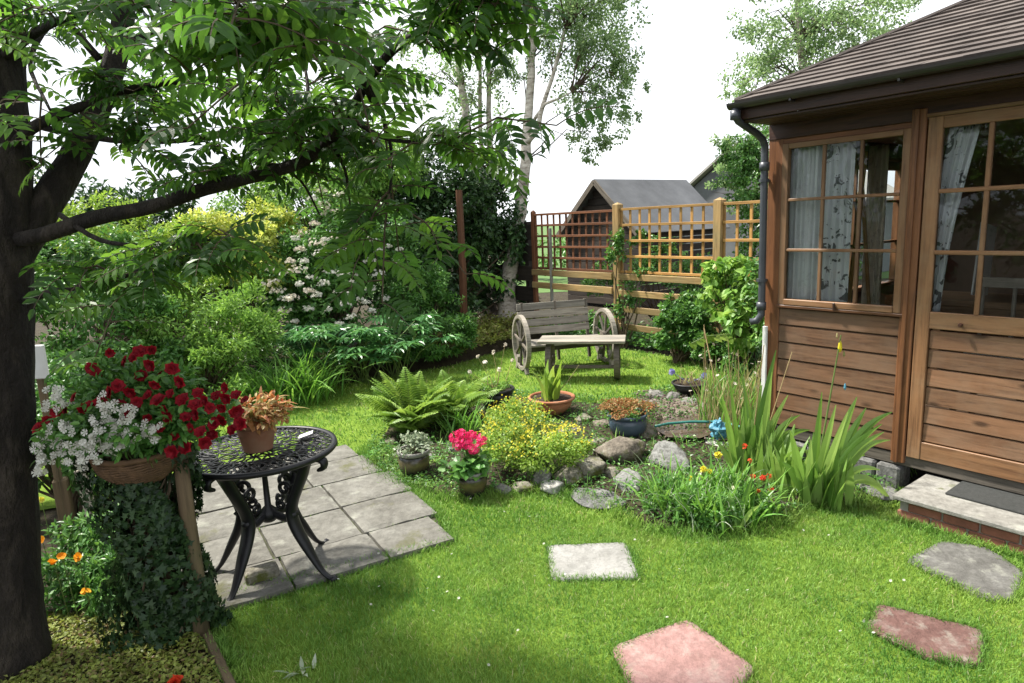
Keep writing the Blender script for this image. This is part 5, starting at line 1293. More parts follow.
sp1 = [(750, 478, 776, 350, .028), (754, 478, 788, 395, .03), (746, 478, 762, 385, .03), (757, 478, 800, 415, .03), (744, 478, 745, 400, .026), (740, 478, 735, 420, .026), (752, 478, 770, 420, .034), (760, 478, 810, 430, .03), (738, 480, 722, 395, .022), (748, 478, 755, 425, .034), (760, 478, 790, 430, .034), (742, 478, 738, 440, .03), (756, 478, 783, 440, .036), (764, 478, 815, 455, .028), (736, 480, 716, 440, .02), (750, 478, 764, 445, .036), (758, 478, 742, 372, .024), (760, 478, 772, 372, .03), (742, 478, 728, 368, .016)]
tI = iris(G(750, 478), sp1, 'taller iris clump with upright leaves and spent stems left of the large fan', 60, .44)
mb = MB()
for (bx, by, tx_, ty_) in ((742, 478, 738, 350), (748, 478, 764, 345), (736, 478, 728, 340), (752, 478, 792, 352)):
    b = G(bx, by); e = A(tx_, ty_, b[1]); mb.tube([b, b*.5+e*.5, e], [.004, .0035, .0025], 5)
mb.build('flower_stem', M['stem_dry'], tI)
tI = iris(G(722, 535, 0), [(738, 530, 752, 478, .022), (738, 530, 745, 495, .02), (738, 530, 728, 492, .02), (740, 530, 760, 505, .018)], 'short iris shoots at the front edge of the flowering clump', 0)
strapclump('iris_plant', G(786, 492), 46, .34, .040, 'mid-height iris leaves filling the gap between the two large iris clumps', 'iris', 'iris', (.02, .35), (.1, .7), .07, 7, 'irises in front of the summerhouse')
# dry stemmed plants behind irises
t = thing('dry_stemmed_plant', G(735, 430, .04), 'mass of straw-coloured spent stems by the white upright board', 'plant')
mb = MB(); n = 260; cs = np.array([G(x, y, .04) for x, y in ((712, 425), (730, 430), (748, 428), (738, 415), (755, 415), (720, 410))]); k = rng.integers(0, 6, n)
mb.strips(cs[k]+np.column_stack([rng.normal(size=(n, 2))*.07, np.zeros(n)]), rng.random(n)*6.28, .03+.3*rng.random(n), .1+.8*rng.random(n), .2+.33*rng.random(n), .007, 6, .5, tw=.8); mb.build('stems', M['dryleaf'], t)
mb = MB(); n = 200; k = rng.integers(0, 6, n)
mb.strips(cs[k]+np.column_stack([rng.normal(size=(n, 2))*.07, np.zeros(n)]), rng.random(n)*6.28, .03+.3*rng.random(n), .2+.8*rng.random(n), .2+.3*rng.random(n), .011, 6, .5, tw=.8); mb.build('foliage', M['daylily'], t)
mb = MB(); P_ = cs[rng.integers(0, 6, 26)]+np.column_stack([rng.normal(size=(26, 2))*.1, .25+.3*rng.random(26)])
for q_ in P_: mb = MB(); fl(mb, q_[None], .03); mb.build('seed_head', M['p_cream'], t)
# tall wispy cane
t = thing('cane_plant', G(695, 392, 0), 'two thin canes holding a pale heart-leaved shoot in front of the vine', 'plant')
mb = MB(); b = A(706, 385, 6.1); b[2] = 0; mb.tube([b, A(704, 325, 6.1)], [.008, .006], 5); b = A(716, 420, 5.9); b[2] = 0; mb.tube([b, A(704, 328, 6.1)], [.007, .006], 5); mb.build('cane', M['stem_dry'], t)
mb = MB()
for x, y in ((692, 343), (699, 341), (704, 338), (710, 336), (716, 337), (722, 336), (728, 338)):
    mb.inst(HEART, HEARTF, A(x, y, 6.1)[None], np.array([[.5, -.4, -.6]])+unit(1)*.2, np.array([[.1, -.8, .5]]), .075, .07)
mb.build('foliage', M['lime'], t)
mb = MB(); mb.tube([A(690, 344, 6.1), A(706, 336, 6.1), A(730, 334, 6.1)], .004, 4); mb.build('stems', M['stem_green'], t)

# ------------------------------------------------------------------ shrubs
def shrub(name, label, cat, base, blobs, n, L, W, mat, T=LEAF, TF=LEAFF, m=120, rc=.25, inner=.45, upb=.6, stem=.014, k=26, group='shrubs around the garden', zmin=-.5, droop=.2):
    t = thing(name, base, label, cat, group)
    Pp, O, CC = crown_pts(blobs, n, m, rc, inner, zmin); ok = Pp[:, 2] > .02; mb = MB(); add_leaves(mb, Pp[ok], O[ok], L, W, T, TF, upb, droop); mb.build('foliage', M[mat], t)
    mb = MB(); CC = CC[CC[:, 2] > .1]; stems_to(mb, base, CC, stem, k, 5, .06); mb.build('stems', M['twig'], t)
    return t, CC
def blob(px_, py_, Y, rx, ry, rz): p = A(px_, py_, Y); return (p[0], p[1], p[2], rx, ry, rz)
def base(px_, py_, Y): p = A(px_, py_, Y); return (p[0], p[1], 0)
# dark hedge mass at the back
shrub('evergreen_shrub', 'tall dark evergreen mass behind the birch and green mounded shrub', 'shrub', base(440, 300, 9.4),
      [blob(400, 235, 9.3, .75, .6, 1.0), blob(455, 215, 9.6, .65, .6, 1.15), blob(495, 235, 9.9, .5, .5, 1.0), blob(430, 290, 9.2, .9, .5, .7), blob(365, 190, 9.5, .6, .6, .7), blob(500, 290, 10.2, .5, .4, .7)], 26000, .085, .045, 'dark', m=260, rc=.3, inner=.3, k=40, stem=.03)
shrub('evergreen_shrub', 'dark shrub in the far left corner behind the golden bush', 'shrub', base(130, 300, 9.2),
      [blob(60, 235, 9.2, 1.0, .7, .9), blob(150, 250, 9.5, 1.0, .7, 1.0), blob(240, 270, 9.3, 1.0, .7, 1.0), blob(320, 270, 9.2, .9, .6, 1.0), blob(0, 260, 9.0, .8, .7, 1.0)], 19000, .10, .055, 'dark', m=260, rc=.3, inner=.3, k=40, stem=.03)
# tall pale hazy tree behind left
shrub('flowering_tree', 'tall pale green bush behind the golden shrub under the tree branches', 'shrub', base(330, 260, 8.6),
      [blob(345, 185, 8.6, .55, .5, .7), blob(300, 205, 8.4, .55, .5, .6), blob(385, 165, 8.8, .5, .5, .6), blob(250, 195, 8.9, .5, .5, .5)], 12000, .055, .03, 'light', m=160, rc=.3, inner=.3, k=30, stem=.02)
t, CC = shrub('golden_shrub', 'golden yellow leaved shrub left of the white flowering bush', 'shrub', base(250, 340, 7.9),
      [blob(235, 255, 7.4, .48, .4, .45), blob(262, 268, 7.2, .38, .35, .42), blob(205, 245, 7.6, .4, .4, .38), blob(275, 225, 7.8, .32, .3, .3)], 9500, .055, .034, 'yellow', m=110, rc=.3, inner=.4)
# white flowering rose
t, CC = shrub('white_rose_bush', 'dark leaved bush covered in clusters of small white flowers', 'shrub', base(335, 370, 7.6),
      [blob(330, 255, 7.6, .55, .45, .6), blob(365, 240, 7.8, .5, .45, .5), blob(300, 290, 7.4, .5, .45, .55), blob(385, 255, 7.9, .4, .4, .5), blob(335, 310, 7.4, .5, .4, .4), blob(280, 310, 7.3, .35, .35, .4)], 13000, .055, .032, 'green', m=200, rc=.28, inner=.4)
def blossoms(t, spots, n, r, size, mat, nm='blossom_cluster'):
    for (x, y, Y) in spots:
        mb = MB(); p = A(x, y, Y); o = unit(n); o[:, 2] = abs(o[:, 2]); o[:, 1] = -abs(o[:, 1]); rr = r*(.6+.8*random.random()); mb.inst(FL5, FL5F, p+o*rr*np.array([1, .7, .7])*(rng.random(n)**.4)[:, None], unit(n), o+unit(n)*.3, size, size); mb.build(nm, M[mat], t)
sp = [(296, 240, 7.0), (312, 200, 7.5), (283, 275, 6.8), (326, 240, 7.05), (342, 252, 7.1), (372, 240, 7.4), (365, 225, 7.5), (352, 283, 7.0), (370, 262, 7.3), (360, 300, 6.98), (345, 305, 6.9), (338, 292, 6.95), (325, 285, 6.9), (330, 273, 6.95), (312, 278, 6.9), (372, 290, 7.2), (385, 300, 7.35), (352, 318, 6.95), (340, 325, 6.9), (318, 296, 6.85), (300, 285, 6.85), (308, 310, 6.8), (295, 322, 6.8), (372, 312, 7.1), (388, 247, 7.4), (400, 250, 7.5), (396, 262, 7.5), (380, 252, 7.4), (335, 262, 7.0), (320, 255, 7.0), (360, 275, 7.1), (328, 310, 6.85), (350, 295, 6.95), (366, 303, 7.1), (286, 300, 6.8), (310, 330, 6.8), (356, 240, 7.2), (305, 262, 7.0), (378, 275, 7.25), (344, 275, 6.95)]
blossoms(t, sp, 26, .065, .032, 'p_white')
sp = [(318, 245, 7.1), (335, 238, 7.2), (350, 228, 7.35), (300, 250, 7.1), (315, 225, 7.4), (330, 215, 7.6), (290, 262, 7.0), (278, 292, 6.8), (285, 312, 6.75), (270, 285, 6.85), (262, 300, 6.8), (342, 198, 7.9), (356, 205, 7.8), (322, 192, 8.1), (305, 235, 7.3), (298, 272, 6.8), (270, 270, 6.85), (322, 208, 7.6), (344, 216, 7.6), (310, 292, 6.75), (292, 300, 6.7)]
blossoms(t, sp, 30, .095, .034, 'p_cream', 'faded_blossom_cluster')
# left light green shrubs
shrub('leafy_shrub', 'bright green leafy shrub behind the hanging basket flowers', 'shrub', base(215, 420, 6.2),
      [blob(190, 330, 6.2, .42, .4, .45), blob(235, 340, 6.1, .35, .35, .4), blob(210, 370, 5.9, .45, .35, .35), blob(250, 318, 6.4, .3, .3, .35)], 9500, .052, .018, 'light', m=130, rc=.3, inner=.4)
shrub('leafy_shrub', 'mid green shrub at the far left seen between trunk and branch', 'shrub', base(90, 420, 6.0),
      [blob(75, 300, 6.0, .5, .45, .6), blob(130, 290, 6.3, .5, .45, .6), blob(50, 380, 5.6, .45, .4, .4), blob(110, 375, 5.7, .45, .4, .4), blob(160, 340, 5.9, .3, .3, .4)], 10500, .06, .028, 'green', LEAF6, LEAF6F, m=140, rc=.3, inner=.4)
shrub('leafy_shrub', 'loose yellowish green shrub below the golden bush', 'shrub', base(170, 330, 7.4),
      [blob(120, 240, 7.5, .6, .5, .5), blob(175, 250, 7.4, .5, .4, .45), blob(60, 230, 7.6, .5, .5, .45), blob(215, 290, 7.2, .45, .4, .45), blob(160, 295, 7.2, .45, .4, .4)], 9500, .055, .026, 'lime', m=130, rc=.26, inner=.4)
shrub('leafy_shrub', 'shaded green bush between the trunk and the ivy pillar behind the poppies', 'shrub', base(70, 500, 3.7),
      [blob(60, 460, 3.7, .3, .3, .3), blob(25, 430, 3.9, .3, .3, .35), blob(100, 470, 3.6, .22, .25, .28), blob(60, 400, 4.2, .4, .3, .3)], 5200, .045, .022, 'green', LEAF6, LEAF6F, m=90, rc=.33, inner=.35)
hd = thing('reflection_hedge', (-6.2, 1, 0), 'tall green hedge added out of view at the left for the window panes to reflect', 'hedge')  # unseen hedge, added so the summerhouse panes mirror greenery instead of sky
Pp, O, CC = crown_pts([(-6.3, y, 1.4, .7, 1.2, 1.5) for y in (-3, -1, 1, 3, 4.2)]+[(-7.2, y, 2.6, 1.2, 1.2, 1.4) for y in (-2, .5, 3)], 9000, 160, .3, .4); mb = MB(); add_leaves(mb, Pp, O, .13, .07); mb.build('foliage', M['green'], hd)
mb = MB(); 
for y in (-3, -1, 1, 3, 4.2): stems_to(mb, (-6.3, y, 0), CC[np.abs(CC[:, 1]-y) < 1.2], .03, 6, 5, .1)
mb.build('stems', M['twig'], hd)
fh = thing('field_hedge', A(610, 250, 17.5)*[1, 1, 0], 'low dark distant hedge across the field beyond the fence', 'hedge')
c0 = A(610, 250, 17.5); Pp, O, CC = crown_pts([(c0[0]-2.5+k*1.3, c0[1]+.8-k*.4, .6, 1.0, .6, .75) for k in range(7)], 6000, 120, .3, .3); mb = MB(); add_leaves(mb, Pp, O, .12, .07); mb.build('foliage', M['green'], fh)
mb = MB(); stems_to(mb, (c0[0], c0[1], 0), CC, .02, 8, 4, .1); mb.build('stems', M['twig'], fh)
# day lily and peony and mounded shrub
strapclump('daylily', G(298, 402, 0), 260, .62, .020, 'clump of arching strap leaves at the lawn edge left of the peony', 'plant', 'daylily', (.05, .7), (.6, 1.7), .14, 9)
strapclump('daylily', G(262, 408, 0), 160, .5, .018, 'second strap-leaved clump further left behind the coleus pot', 'plant', 'daylily', (.05, .7), (.6, 1.6), .14, 9)
t = thing('peony', G(345, 388, 0), 'broad divided-leaf peony spreading over the lawn edge', 'plant')
mb = MB(); mr = MB(); n = 95; cs = [G(338, 384), G(365, 382), G(395, 378), G(350, 375), G(320, 382)]
for q in range(n):
    b = cs[q % 5]+rng.normal(size=3)*[.07, .06, 0]; az = rng.random()*6.28; H = .25+.38*rng.random(); r = .18+.35*rng.random()
    e = b+np.array([cos(az)*r, sin(az)*r, H]); mr.tube([b, b*.5+e*.5+[0, 0, .08], e], [.006, .005, .004], 4)
    for k in range(3):
        pinnate(mb, e[None], np.array([az+(k-1)*.75]), .9, 1.75, .20, 3, .13, .038, LEAF6, LEAF6F, roll=.2)
mb.build('foliage', M['peony'], t); mr.build('stems', M['stem_green'], t)
shrub('mounded_shrub', 'fresh green mounded shrub right of the peony in front of the dark evergreens', 'shrub', base(430, 372, 7.6),
      [blob(435, 320, 7.6, .42, .38, .42), blob(408, 300, 7.8, .38, .35, .38), blob(455, 338, 7.5, .22, .3, .28), blob(420, 350, 7.4, .42, .3, .22), blob(432, 292, 7.8, .25, .25, .3)], 10500, .055, .024, 'green', m=150, rc=.25, inner=.45)
# small rustic post in border
mb = MB(); b = base(463, 320, 8.6); b = np.array(b); e = A(459, 190, 8.6); mb.tube([b, (b+e)/2+[.01, 0, 0], e], [.05, .048, .042], 8, jit=.15)
tag(mb.build('wooden_post', M['trellis_dark'], loc=b), 'slim brown upright post standing in the border left of the birch', 'post')
# right hand shrubs by the fence
shrub('hydrangea_shrub', 'dense fresh green shrub on the lawn edge in front of the fence rails', 'shrub', base(678, 358, 7.1),
      [blob(672, 332, 7.2, .24, .24, .26), blob(695, 325, 7.2, .26, .25, .34), blob(682, 310, 7.4, .2, .2, .22), blob(700, 345, 7.0, .25, .2, .15)], 6500, .055, .035, 'green', m=110, rc=.3, inner=.45)
shrub('vine', 'climbing vine with large pale lime heart-shaped leaves beside the summerhouse', 'vine', base(740, 370, 6.4),
      [blob(722, 285, 6.5, .24, .22, .26), blob(748, 300, 6.3, .2, .2, .32), blob(735, 325, 6.3, .25, .2, .25), blob(752, 340, 6.2, .16, .2, .22), blob(712, 275, 6.6, .18, .15, .14)], 900, .068, .062, 'vine', HEART, HEARTF, m=60, rc=.35, inner=.6, droop=.6, upb=.3)
shrub('leafy_shrub', 'darker green growth behind the vine at the summerhouse corner', 'shrub', base(742, 380, 6.7),
      [blob(730, 300, 6.8, .3, .25, .4), blob(752, 330, 6.6, .25, .25, .4), blob(725, 350, 6.7, .3, .2, .2), blob(745, 372, 6.2, .22, .2, .16)], 5500, .05, .03, 'green', m=90, rc=.3, inner=.3)
shrub('climbing_plant', 'thin climber winding round the middle fence post', 'climber', base(622, 335, 8.1),
      [blob(618, 250, 8.15, .12, .1, .3), blob(640, 240, 8.15, .2, .08, .1), blob(628, 300, 8.1, .18, .1, .3), blob(605, 325, 8.1, .18, .12, .2), blob(668, 250, 7.8, .2, .08, .1), blob(650, 268, 7.9, .15, .08, .12)], 1900, .05, .035, 'green', m=70, rc=.4, inner=.3, k=14)
shrub('fruit_bush', 'untidy leafy bush growing behind the lattice between fence and shed', 'shrub', base(660, 300, 9.6),
      [blob(650, 275, 9.6, .4, .3, .35), blob(700, 280, 9.0, .4, .3, .35), blob(600, 285, 9.9, .3, .3, .3)], 3500, .055, .03, 'green', m=70, rc=.3, inner=.3)

shrub('leafy_shrub', 'bush outside the far side window of the summerhouse', 'shrub', (2.45, 5.75, 0),
      [(2.42, 5.7, 1.2, .32, .32, .55), (2.55, 5.9, .7, .35, .35, .5), (2.6, 5.6, 1.7, .3, .3, .35)], 4200, .055, .035, 'green', m=90, rc=.3, inner=.35)
# ------------------------------------------------------------------ trees
def tree(name, label, loc, trunks, blobs, n, L, W, leaf, bark, m=200, rc=.25, inner=.25, group='trees round the garden', droop=.5, k=40, tr=.02, upb=.3, sides=12, start=None, jit=.12):
    t = thing(name, loc, label, 'tree', group)
    for path, rad in trunks[:]:
        mb = MB(); P = np.array(path, float)
        # refine path
        q = [P[0]]; rr = [rad[0]]
        for i in range(1, len(P)):
            for s_ in (.34, .67, 1): q.append(P[i-1]+(P[i]-P[i-1])*s_+(rng.normal(size=3)*rad[min(i, len(rad)-1)]*.25 if s_ < 1 else 0)); rr.append(rad[i-1]+(rad[i]-rad[i-1])*s_)
        mb.tube(q, rr, sides, jit=jit); mb.build('trunk', M[bark], t, smooth=True)
    Pp, O, CC = crown_pts(blobs, n, m, rc, inner, -1)
    mb = MB(); add_leaves(mb, Pp, O, L, W, upb=upb, droop=droop); mb.build('crown', M[leaf], t)
    st_ = [np.array(p) for path, _ in trunks for p in path[1:]] if start is None else start
    mb = MB(); idx = rng.choice(len(CC), min(k, len(CC)), replace=False)
    for i in idx:
        e = CC[i]; c = [s for s in st_ if s[2] < e[2]+.5] or st_; s0 = min(c, key=lambda s: np.linalg.norm(s-e)+abs(s[2]-(e[2]-.6))*.5)
        mid = (s0+e)/2+np.array([0, 0, .18])+rng.normal(size=3)*.06
        mb.tube([s0, (s0+mid)/2+rng.normal(size=3)*.03, mid, (mid+e)/2+rng.normal(size=3)*.04, e-[0, 0, .1]], np.array([1, .8, .6, .4, .2])*tr, 5)
    mb.build('branches', M['twig'], t); return t
bY = 9.9
bpath = [A(505, 312, bY), A(508, 280, bY), A(517, 245, bY), A(521, 200, bY), A(526, 160, bY+.05), A(529, 110, bY+.1), A(531, 60, bY+.1), A(533, 10, bY+.1), A(538, -50, bY+.1), A(545, -130, bY+.1)]
bpath[0][2] = 0
tree('birch_tree', 'silver birch with pale leaning trunk and drooping crown left of the trellis', (bpath[0][0], bpath[0][1], 0),
     [(bpath, [.17, .12, .10, .085, .078, .062, .055, .048, .035, .015]),
      ([A(528, 142, bY), A(536, 132, bY-.1), A(543, 105, bY-.15), A(553, 75, bY-.2), A(565, 30, bY-.2), A(580, -40, bY-.2)], [.042, .038, .032, .026, .02, .010]),
      ([A(533, 122, bY), A(545, 104, bY-.2), A(558, 99, bY-.3), A(572, 92, bY-.3)], [.026, .022, .016, .008])],
     [blob(590, 60, bY-.1, .7, .7, 1.0), blob(600, 110, bY-.1, .62, .5, .55), blob(575, 10, bY, .8, .8, .8), blob(610, 20, bY-.3, .6, .6, .8), blob(540, -30, bY, 1.1, 1, .8), blob(592, 145, bY-.2, .38, .35, .35), blob(515, 60, bY+.3, .3, .4, .5), blob(628, 85, bY-.2, .3, .3, .5)],
     17500, .045, .032, 'birchleaf', 'birch', m=420, rc=.22, k=90, tr=.012, upb=.2)
b2 = bY+.3
p2 = [A(482, 315, b2), A(487, 290, b2), A(482, 250, b2), A(478, 210, b2), A(470, 150, b2), A(462, 90, b2), A(456, 40, b2), A(452, -20, b2), A(450, -90, b2)]
p2[0][2] = 0
tree('birch_tree', 'thinner multi-stemmed birch behind the leaning birch with sparse leaves', (p2[0][0], p2[0][1], 0),
     [(p2, [.10, .08, .075, .07, .06, .055, .05, .04, .015]),
      ([A(484, 300, b2), A(493, 270, b2+.1), A(494, 220, b2+.1), A(490, 150, b2+.2), A(489, 90, b2+.2), A(488, 30, b2+.2), A(489, -60, b2+.2)], [.07, .06, .05, .045, .035, .03, .012]),
      ([A(484, 240, b2), A(482, 180, b2+.2), A(480, 110, b2+.2), A(480, 40, b2+.2), A(481, -50, b2+.2)], [.04, .035, .03, .025, .01])],
     [blob(490, 100, b2+.2, .5, .5, .8), blob(455, 120, b2, .45, .5, .7), blob(480, 30, b2, .6, .6, .7), blob(430, 60, b2+.2, .6, .6, .8), blob(500, 150, b2+.3, .35, .35, .4), blob(470, -60, b2, .9, .8, .7)],
     8000, .048, .034, 'birchleaf', 'birch', m=260, rc=.22, k=60, tr=.010, upb=.2)
tY = 10.5
tree('birch_tree', 'airy birch rising behind the summerhouse roof', base(812, 300, tY),
     [([np.array(base(812, 300, tY)), A(812, 220, tY), A(808, 150, tY), A(806, 90, tY), A(800, 40, tY), A(796, -10, tY), A(794, -60, tY)], [.13, .11, .09, .07, .05, .03, .01])],
     [blob(790, 60, tY, .9, .8, .8), blob(760, 90, tY-.2, .6, .6, .7), blob(830, 40, tY, .9, .8, .8), blob(780, 15, tY, .8, .7, .6), blob(745, 150, tY-.3, .45, .5, .5), blob(740, 190, tY-.4, .5, .5, .4), blob(870, 20, tY, .8, .7, .6), blob(765, 180, tY-.5, .5, .5, .6), blob(850, 110, tY, 1, .8, .8)],
     19000, .05, .034, 'birchleaf', 'birch', m=430, rc=.20, k=110, tr=.012, upb=.2)
tree('garden_tree', 'dense green tree between the trellis and the summerhouse corner', base(758, 300, 8.8),
     [([np.array(base(770, 300, 8.8)), A(768, 240, 8.8), A(764, 190, 8.8), A(760, 160, 8.8)], [.07, .06, .045, .02])],
     [blob(752, 185, 8.8, .42, .4, .4), blob(765, 225, 8.7, .35, .35, .45), blob(740, 160, 9, .3, .35, .3), blob(768, 150, 8.8, .4, .4, .4), blob(760, 270, 8.6, .35, .3, .35)],
     7500, .05, .032, 'green', 'bark', m=130, rc=.28, k=30, tr=.012)

# rowan over the camera's left
tr_loc = np.array([-1.99, 2.28, 0])
t = thing('rowan_tree', tr_loc, 'large dark foreground rowan at the left with pinnate leaves and spreading boughs', 'tree', 'trees round the garden')
def smooth(P, n=4):
    P = np.array(P, float); Pe = np.vstack([2*P[0]-P[1], P, 2*P[-1]-P[-2]]); o = []
    for i in range(1, len(Pe)-2):
        for s_ in np.linspace(0, 1, n, endpoint=False):
            p0, p1, p2_, p3 = Pe[i-1:i+3]; o.append(.5*((2*p1)+(-p0+p2_)*s_+(2*p0-5*p1+4*p2_-p3)*s_**2+(-p0+3*p1-3*p2_+p3)*s_**3))
    o.append(P[-1]); return np.array(o)
def limb(pts, r0, r1, name='bough', sides=10, jit=.1):
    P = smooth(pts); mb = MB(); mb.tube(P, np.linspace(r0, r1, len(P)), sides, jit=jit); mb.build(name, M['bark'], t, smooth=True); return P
trunkP = [tr_loc, A(4, 560, 2.33), A(0, 430, 2.36), A(-1, 300, 2.40), A(0, 200, 2.42), A(-4, 100, 2.46), A(-6, 0, 2.5), A(-8, -100, 2.5), (-1.95, 2.5, 3.4)]
P = smooth(trunkP, 6); rad = np.interp(np.linspace(0, 1, len(P)), [0, .05, .12, .3, .6, 1], [.155, .125, .115, .108, .098, .05])
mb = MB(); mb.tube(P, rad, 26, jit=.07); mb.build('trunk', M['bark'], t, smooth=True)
br = []
br.append(limb([A(8, 265, 2.42), A(45, 205, 2.5), A(70, 165, 2.6), A(95, 115, 2.65), A(118, 50, 2.7), A(128, -20, 2.75), A(140, -120, 2.8)], .065, .03))
br.append(limb([A(10, 240, 2.4), A(40, 236, 2.35), A(95, 218, 2.3), A(150, 207, 2.25), A(195, 192, 2.2), A(235, 181, 2.15), A(272, 172, 2.12), (A(305, 160, 2.08)), A(332, 138, 2.03), A(352, 108, 1.98), A(385, 58, 1.9), A(430, 25, 1.82), A(468, 10, 1.78), A(492, 0, 1.76)], .029, .007))
br.append(limb([A(2, 160, 2.42), A(30, 130, 2.4), A(62, 114, 2.38), A(105, 98, 2.35), A(145, 86, 2.3), A(190, 81, 2.28), A(225, 80, 2.25)], .022, .006))
br.append(limb([A(25, 300, 2.38), A(60, 290, 2.3), A(100, 284, 2.25), A(150, 268, 2.15), A(200, 262, 2.1)], .014, .005))
br.append(limb([A(45, 128, 2.4), A(110, 140, 2.38), A(180, 141, 2.32), A(250, 131, 2.28), A(310, 129, 2.25)], .012, .004))
br.append(limb([A(301, 160, 2.08), A(303, 125, 2.12), A(308, 90, 2.2), A(300, 40, 2.3)], .010, .004))
br.append(limb([A(372, 100, 1.95), A(350, 62, 1.8), A(295, 40, 1.6), A(262, 22, 1.5), A(235, 8, 1.42)], .010, .003))
br.append(limb([A(350, 118, 1.98), A(385, 138, 1.92), A(425, 143, 1.88), A(455, 145, 1.86)], .008, .003))
br.append(limb([A(258, 176, 2.12), A(270, 165, 2.2), A(300, 180, 2.3), A(320, 215, 2.35)], .008, .003))
br.append(limb([A(100, 60, 2.7), A(60, 20, 2.6), A(30, 60, 2.3), A(50, 110, 2.1)], .015, .004))
br.append(limb([A(118, 50, 2.7), A(180, 20, 2.6), A(260, 10, 2.5), A(330, -10, 2.4), A(400, -20, 2.3)], .02, .005))
br.append(limb([A(0, 60, 2.46), A(40, 30, 2.3), A(90, 10, 2.1), A(150, 5, 1.95)], .018, .005))
br.append(limb([A(60, 215, 2.38), A(100, 240, 2.2), A(150, 245, 2.1), A(210, 240, 2.0)], .010, .003))
br.append(limb([A(368, 85, 1.95), A(384, 120, 1.95), A(392, 160, 1.95), A(388, 205, 1.95)], .007, .003))
br.append(limb([A(330, 140, 2.03), A(345, 170, 2.1), A(350, 205, 2.15)], .007, .003))
vis = list(br)
up_ = [limb([(-1.95, 2.5, 2.6), (-2.3, 2.0, 3.0), (-2.7, 1.6, 3.4)], .05, .01), limb([(-1.95, 2.5, 2.9), (-1.4, 2.2, 3.1), (-.8, 1.9, 3.3), (-.3, 1.7, 3.3)], .045, .01), limb([(-1.95, 2.5, 2.9), (-2.3, 2.9, 3.1), (-2.8, 3.2, 3.3)], .04, .01),
       limb([(-1.95, 2.5, 3.3), (-1.8, 2.2, 3.9), (-1.6, 2.0, 4.3)], .04, .01), limb([(-1.95, 2.5, 2.8), (-2.6, 2.7, 3.0), (-3.2, 2.8, 3.2)], .04, .01), limb([(-1.6, 2.3, 3.0), (-1.2, 1.6, 3.0), (-.9, 1.2, 3.1)], .03, .008)]
ml = MB(); mt_ = MB()
def leafy(P, ntw, tl=(.12, .38), nl=6, t0=.25, ls=1.0, flat=.35, lift=0):
    for q in range(ntw):
        s_ = (t0+(1-t0)*random.random())*(len(P)-1); i = min(len(P)-2, int(s_)); b = P[i]+(P[i+1]-P[i])*(s_-i)
        d = P[i+1]-P[i]; d = d/np.linalg.norm(d); r = unit(1)[0]; r[2] = (abs(r[2]) if lift else r[2])*flat-.05+lift; d = d*.7+r; d /= np.linalg.norm(d); L = tl[0]+(tl[1]-tl[0])*random.random()
        e = b+d*L+np.array([0, 0, -.06*L/.3]); mid = b+d*L*.5+[0, 0, .012]
        mt_.tube([b, mid, e], [.0035, .0028, .0018], 4)
        n = nl; ts = np.linspace(.25, 1, n); PP = np.array([b*(1-x)**2+2*mid*x*(1-x)+e*x*x for x in ts])
        az0 = math.atan2(d[1], d[0]); az = az0+np.array([(1.1 if k % 2 else -1.1)*(1-.75*(k == n-1))+rng.normal()*.3 for k in range(n)])
        th = .95+.8*rng.random(n)
        pinnate(ml, PP, az, th, th+.3+.9*rng.random(n), (.13+.05*rng.random(n))*ls, 5, .047*ls, .0205*ls, LEAF6, LEAF6F, rach=mt_, roll=.9)
cnts = [7, 13, 12, 3, 11, 5, 9, 5, 0, 7, 6, 9, 3, 5, 0]
for k_, (P_, c) in enumerate(zip(vis, cnts)): leafy(P_, c, nl=6, t0=.22, lift=.35 if k_ == 1 else .0, tl=(.10, .30) if k_ == 1 else (.12, .38))
leafy(vis[1][22:], 14, (.06, .20), 5, .05)
leafy(vis[6][6:], 6, (.04, .12), 5, .3, 1.15)
leafy(vis[3][8:], 4, (.08, .2), 6, .2, 1.05); leafy(vis[12][5:], 3, (.08, .22), 6, .2, 1.0)
for P_, c in zip(up_, (26, 6, 52, 24, 52, 6)): leafy(P_, c, (.15, .5), 6, .25)
ml.build('crown', M['rowan'], t); mt_.build('twigs', M['twig'], t)

# ------------------------------------------------------------------ hanging basket, ivy pillar, rustic frame
def tilt(p): return np.array(p, float)
cB = A(140, 452, 2.42)
hb = thing('flower_basket', cB, 'round wicker basket overflowing with crimson and white flowers on the ivy pillar', 'flower basket')
Rb = .155
mb = MB()
for k in range(13):
    z = -.105+k*.009; r = Rb*math.sqrt(max(.02, 1-((z)/.125)**2)) if z < 0 else Rb
    r = Rb*(1-((-z)/.115)**2.2*.62) if z < 0 else Rb
    pts = [(r*(1+.02*(-1)**j)*cos(a), r*(1+.02*(-1)**j)*sin(a), z+.002*sin(a*9+k)) for j, a in enumerate(np.linspace(0, 2*pi, 61))]
    mb.tube([cB+np.array(p) for p in pts], .0055, 5, caps=False)
mb.lathe([(0, -.10), (Rb*.42, -.098), (Rb*.75, -.06), (Rb*.95, -.01), (Rb*.9, 0), (0, -.01)], cB, 30)
mb.build('basket', M['wicker'], hb, smooth=True)
mb = MB(); mb.tube([cB+np.array([Rb*1.02*cos(a), Rb*1.02*sin(a), .012]) for a in np.linspace(0, 2*pi, 41)], .011, 8, caps=False); mb.build('rim', M['wicker'], hb, smooth=True)
bl = [(cB[0]+.02, cB[1], cB[2]+.14, .27, .2, .17), (cB[0]-.16, cB[1], cB[2]+.08, .2, .17, .14), (cB[0]+.2, cB[1], cB[2]+.09, .17, .15, .12), (cB[0], cB[1], cB[2]+.25, .19, .16, .12)]
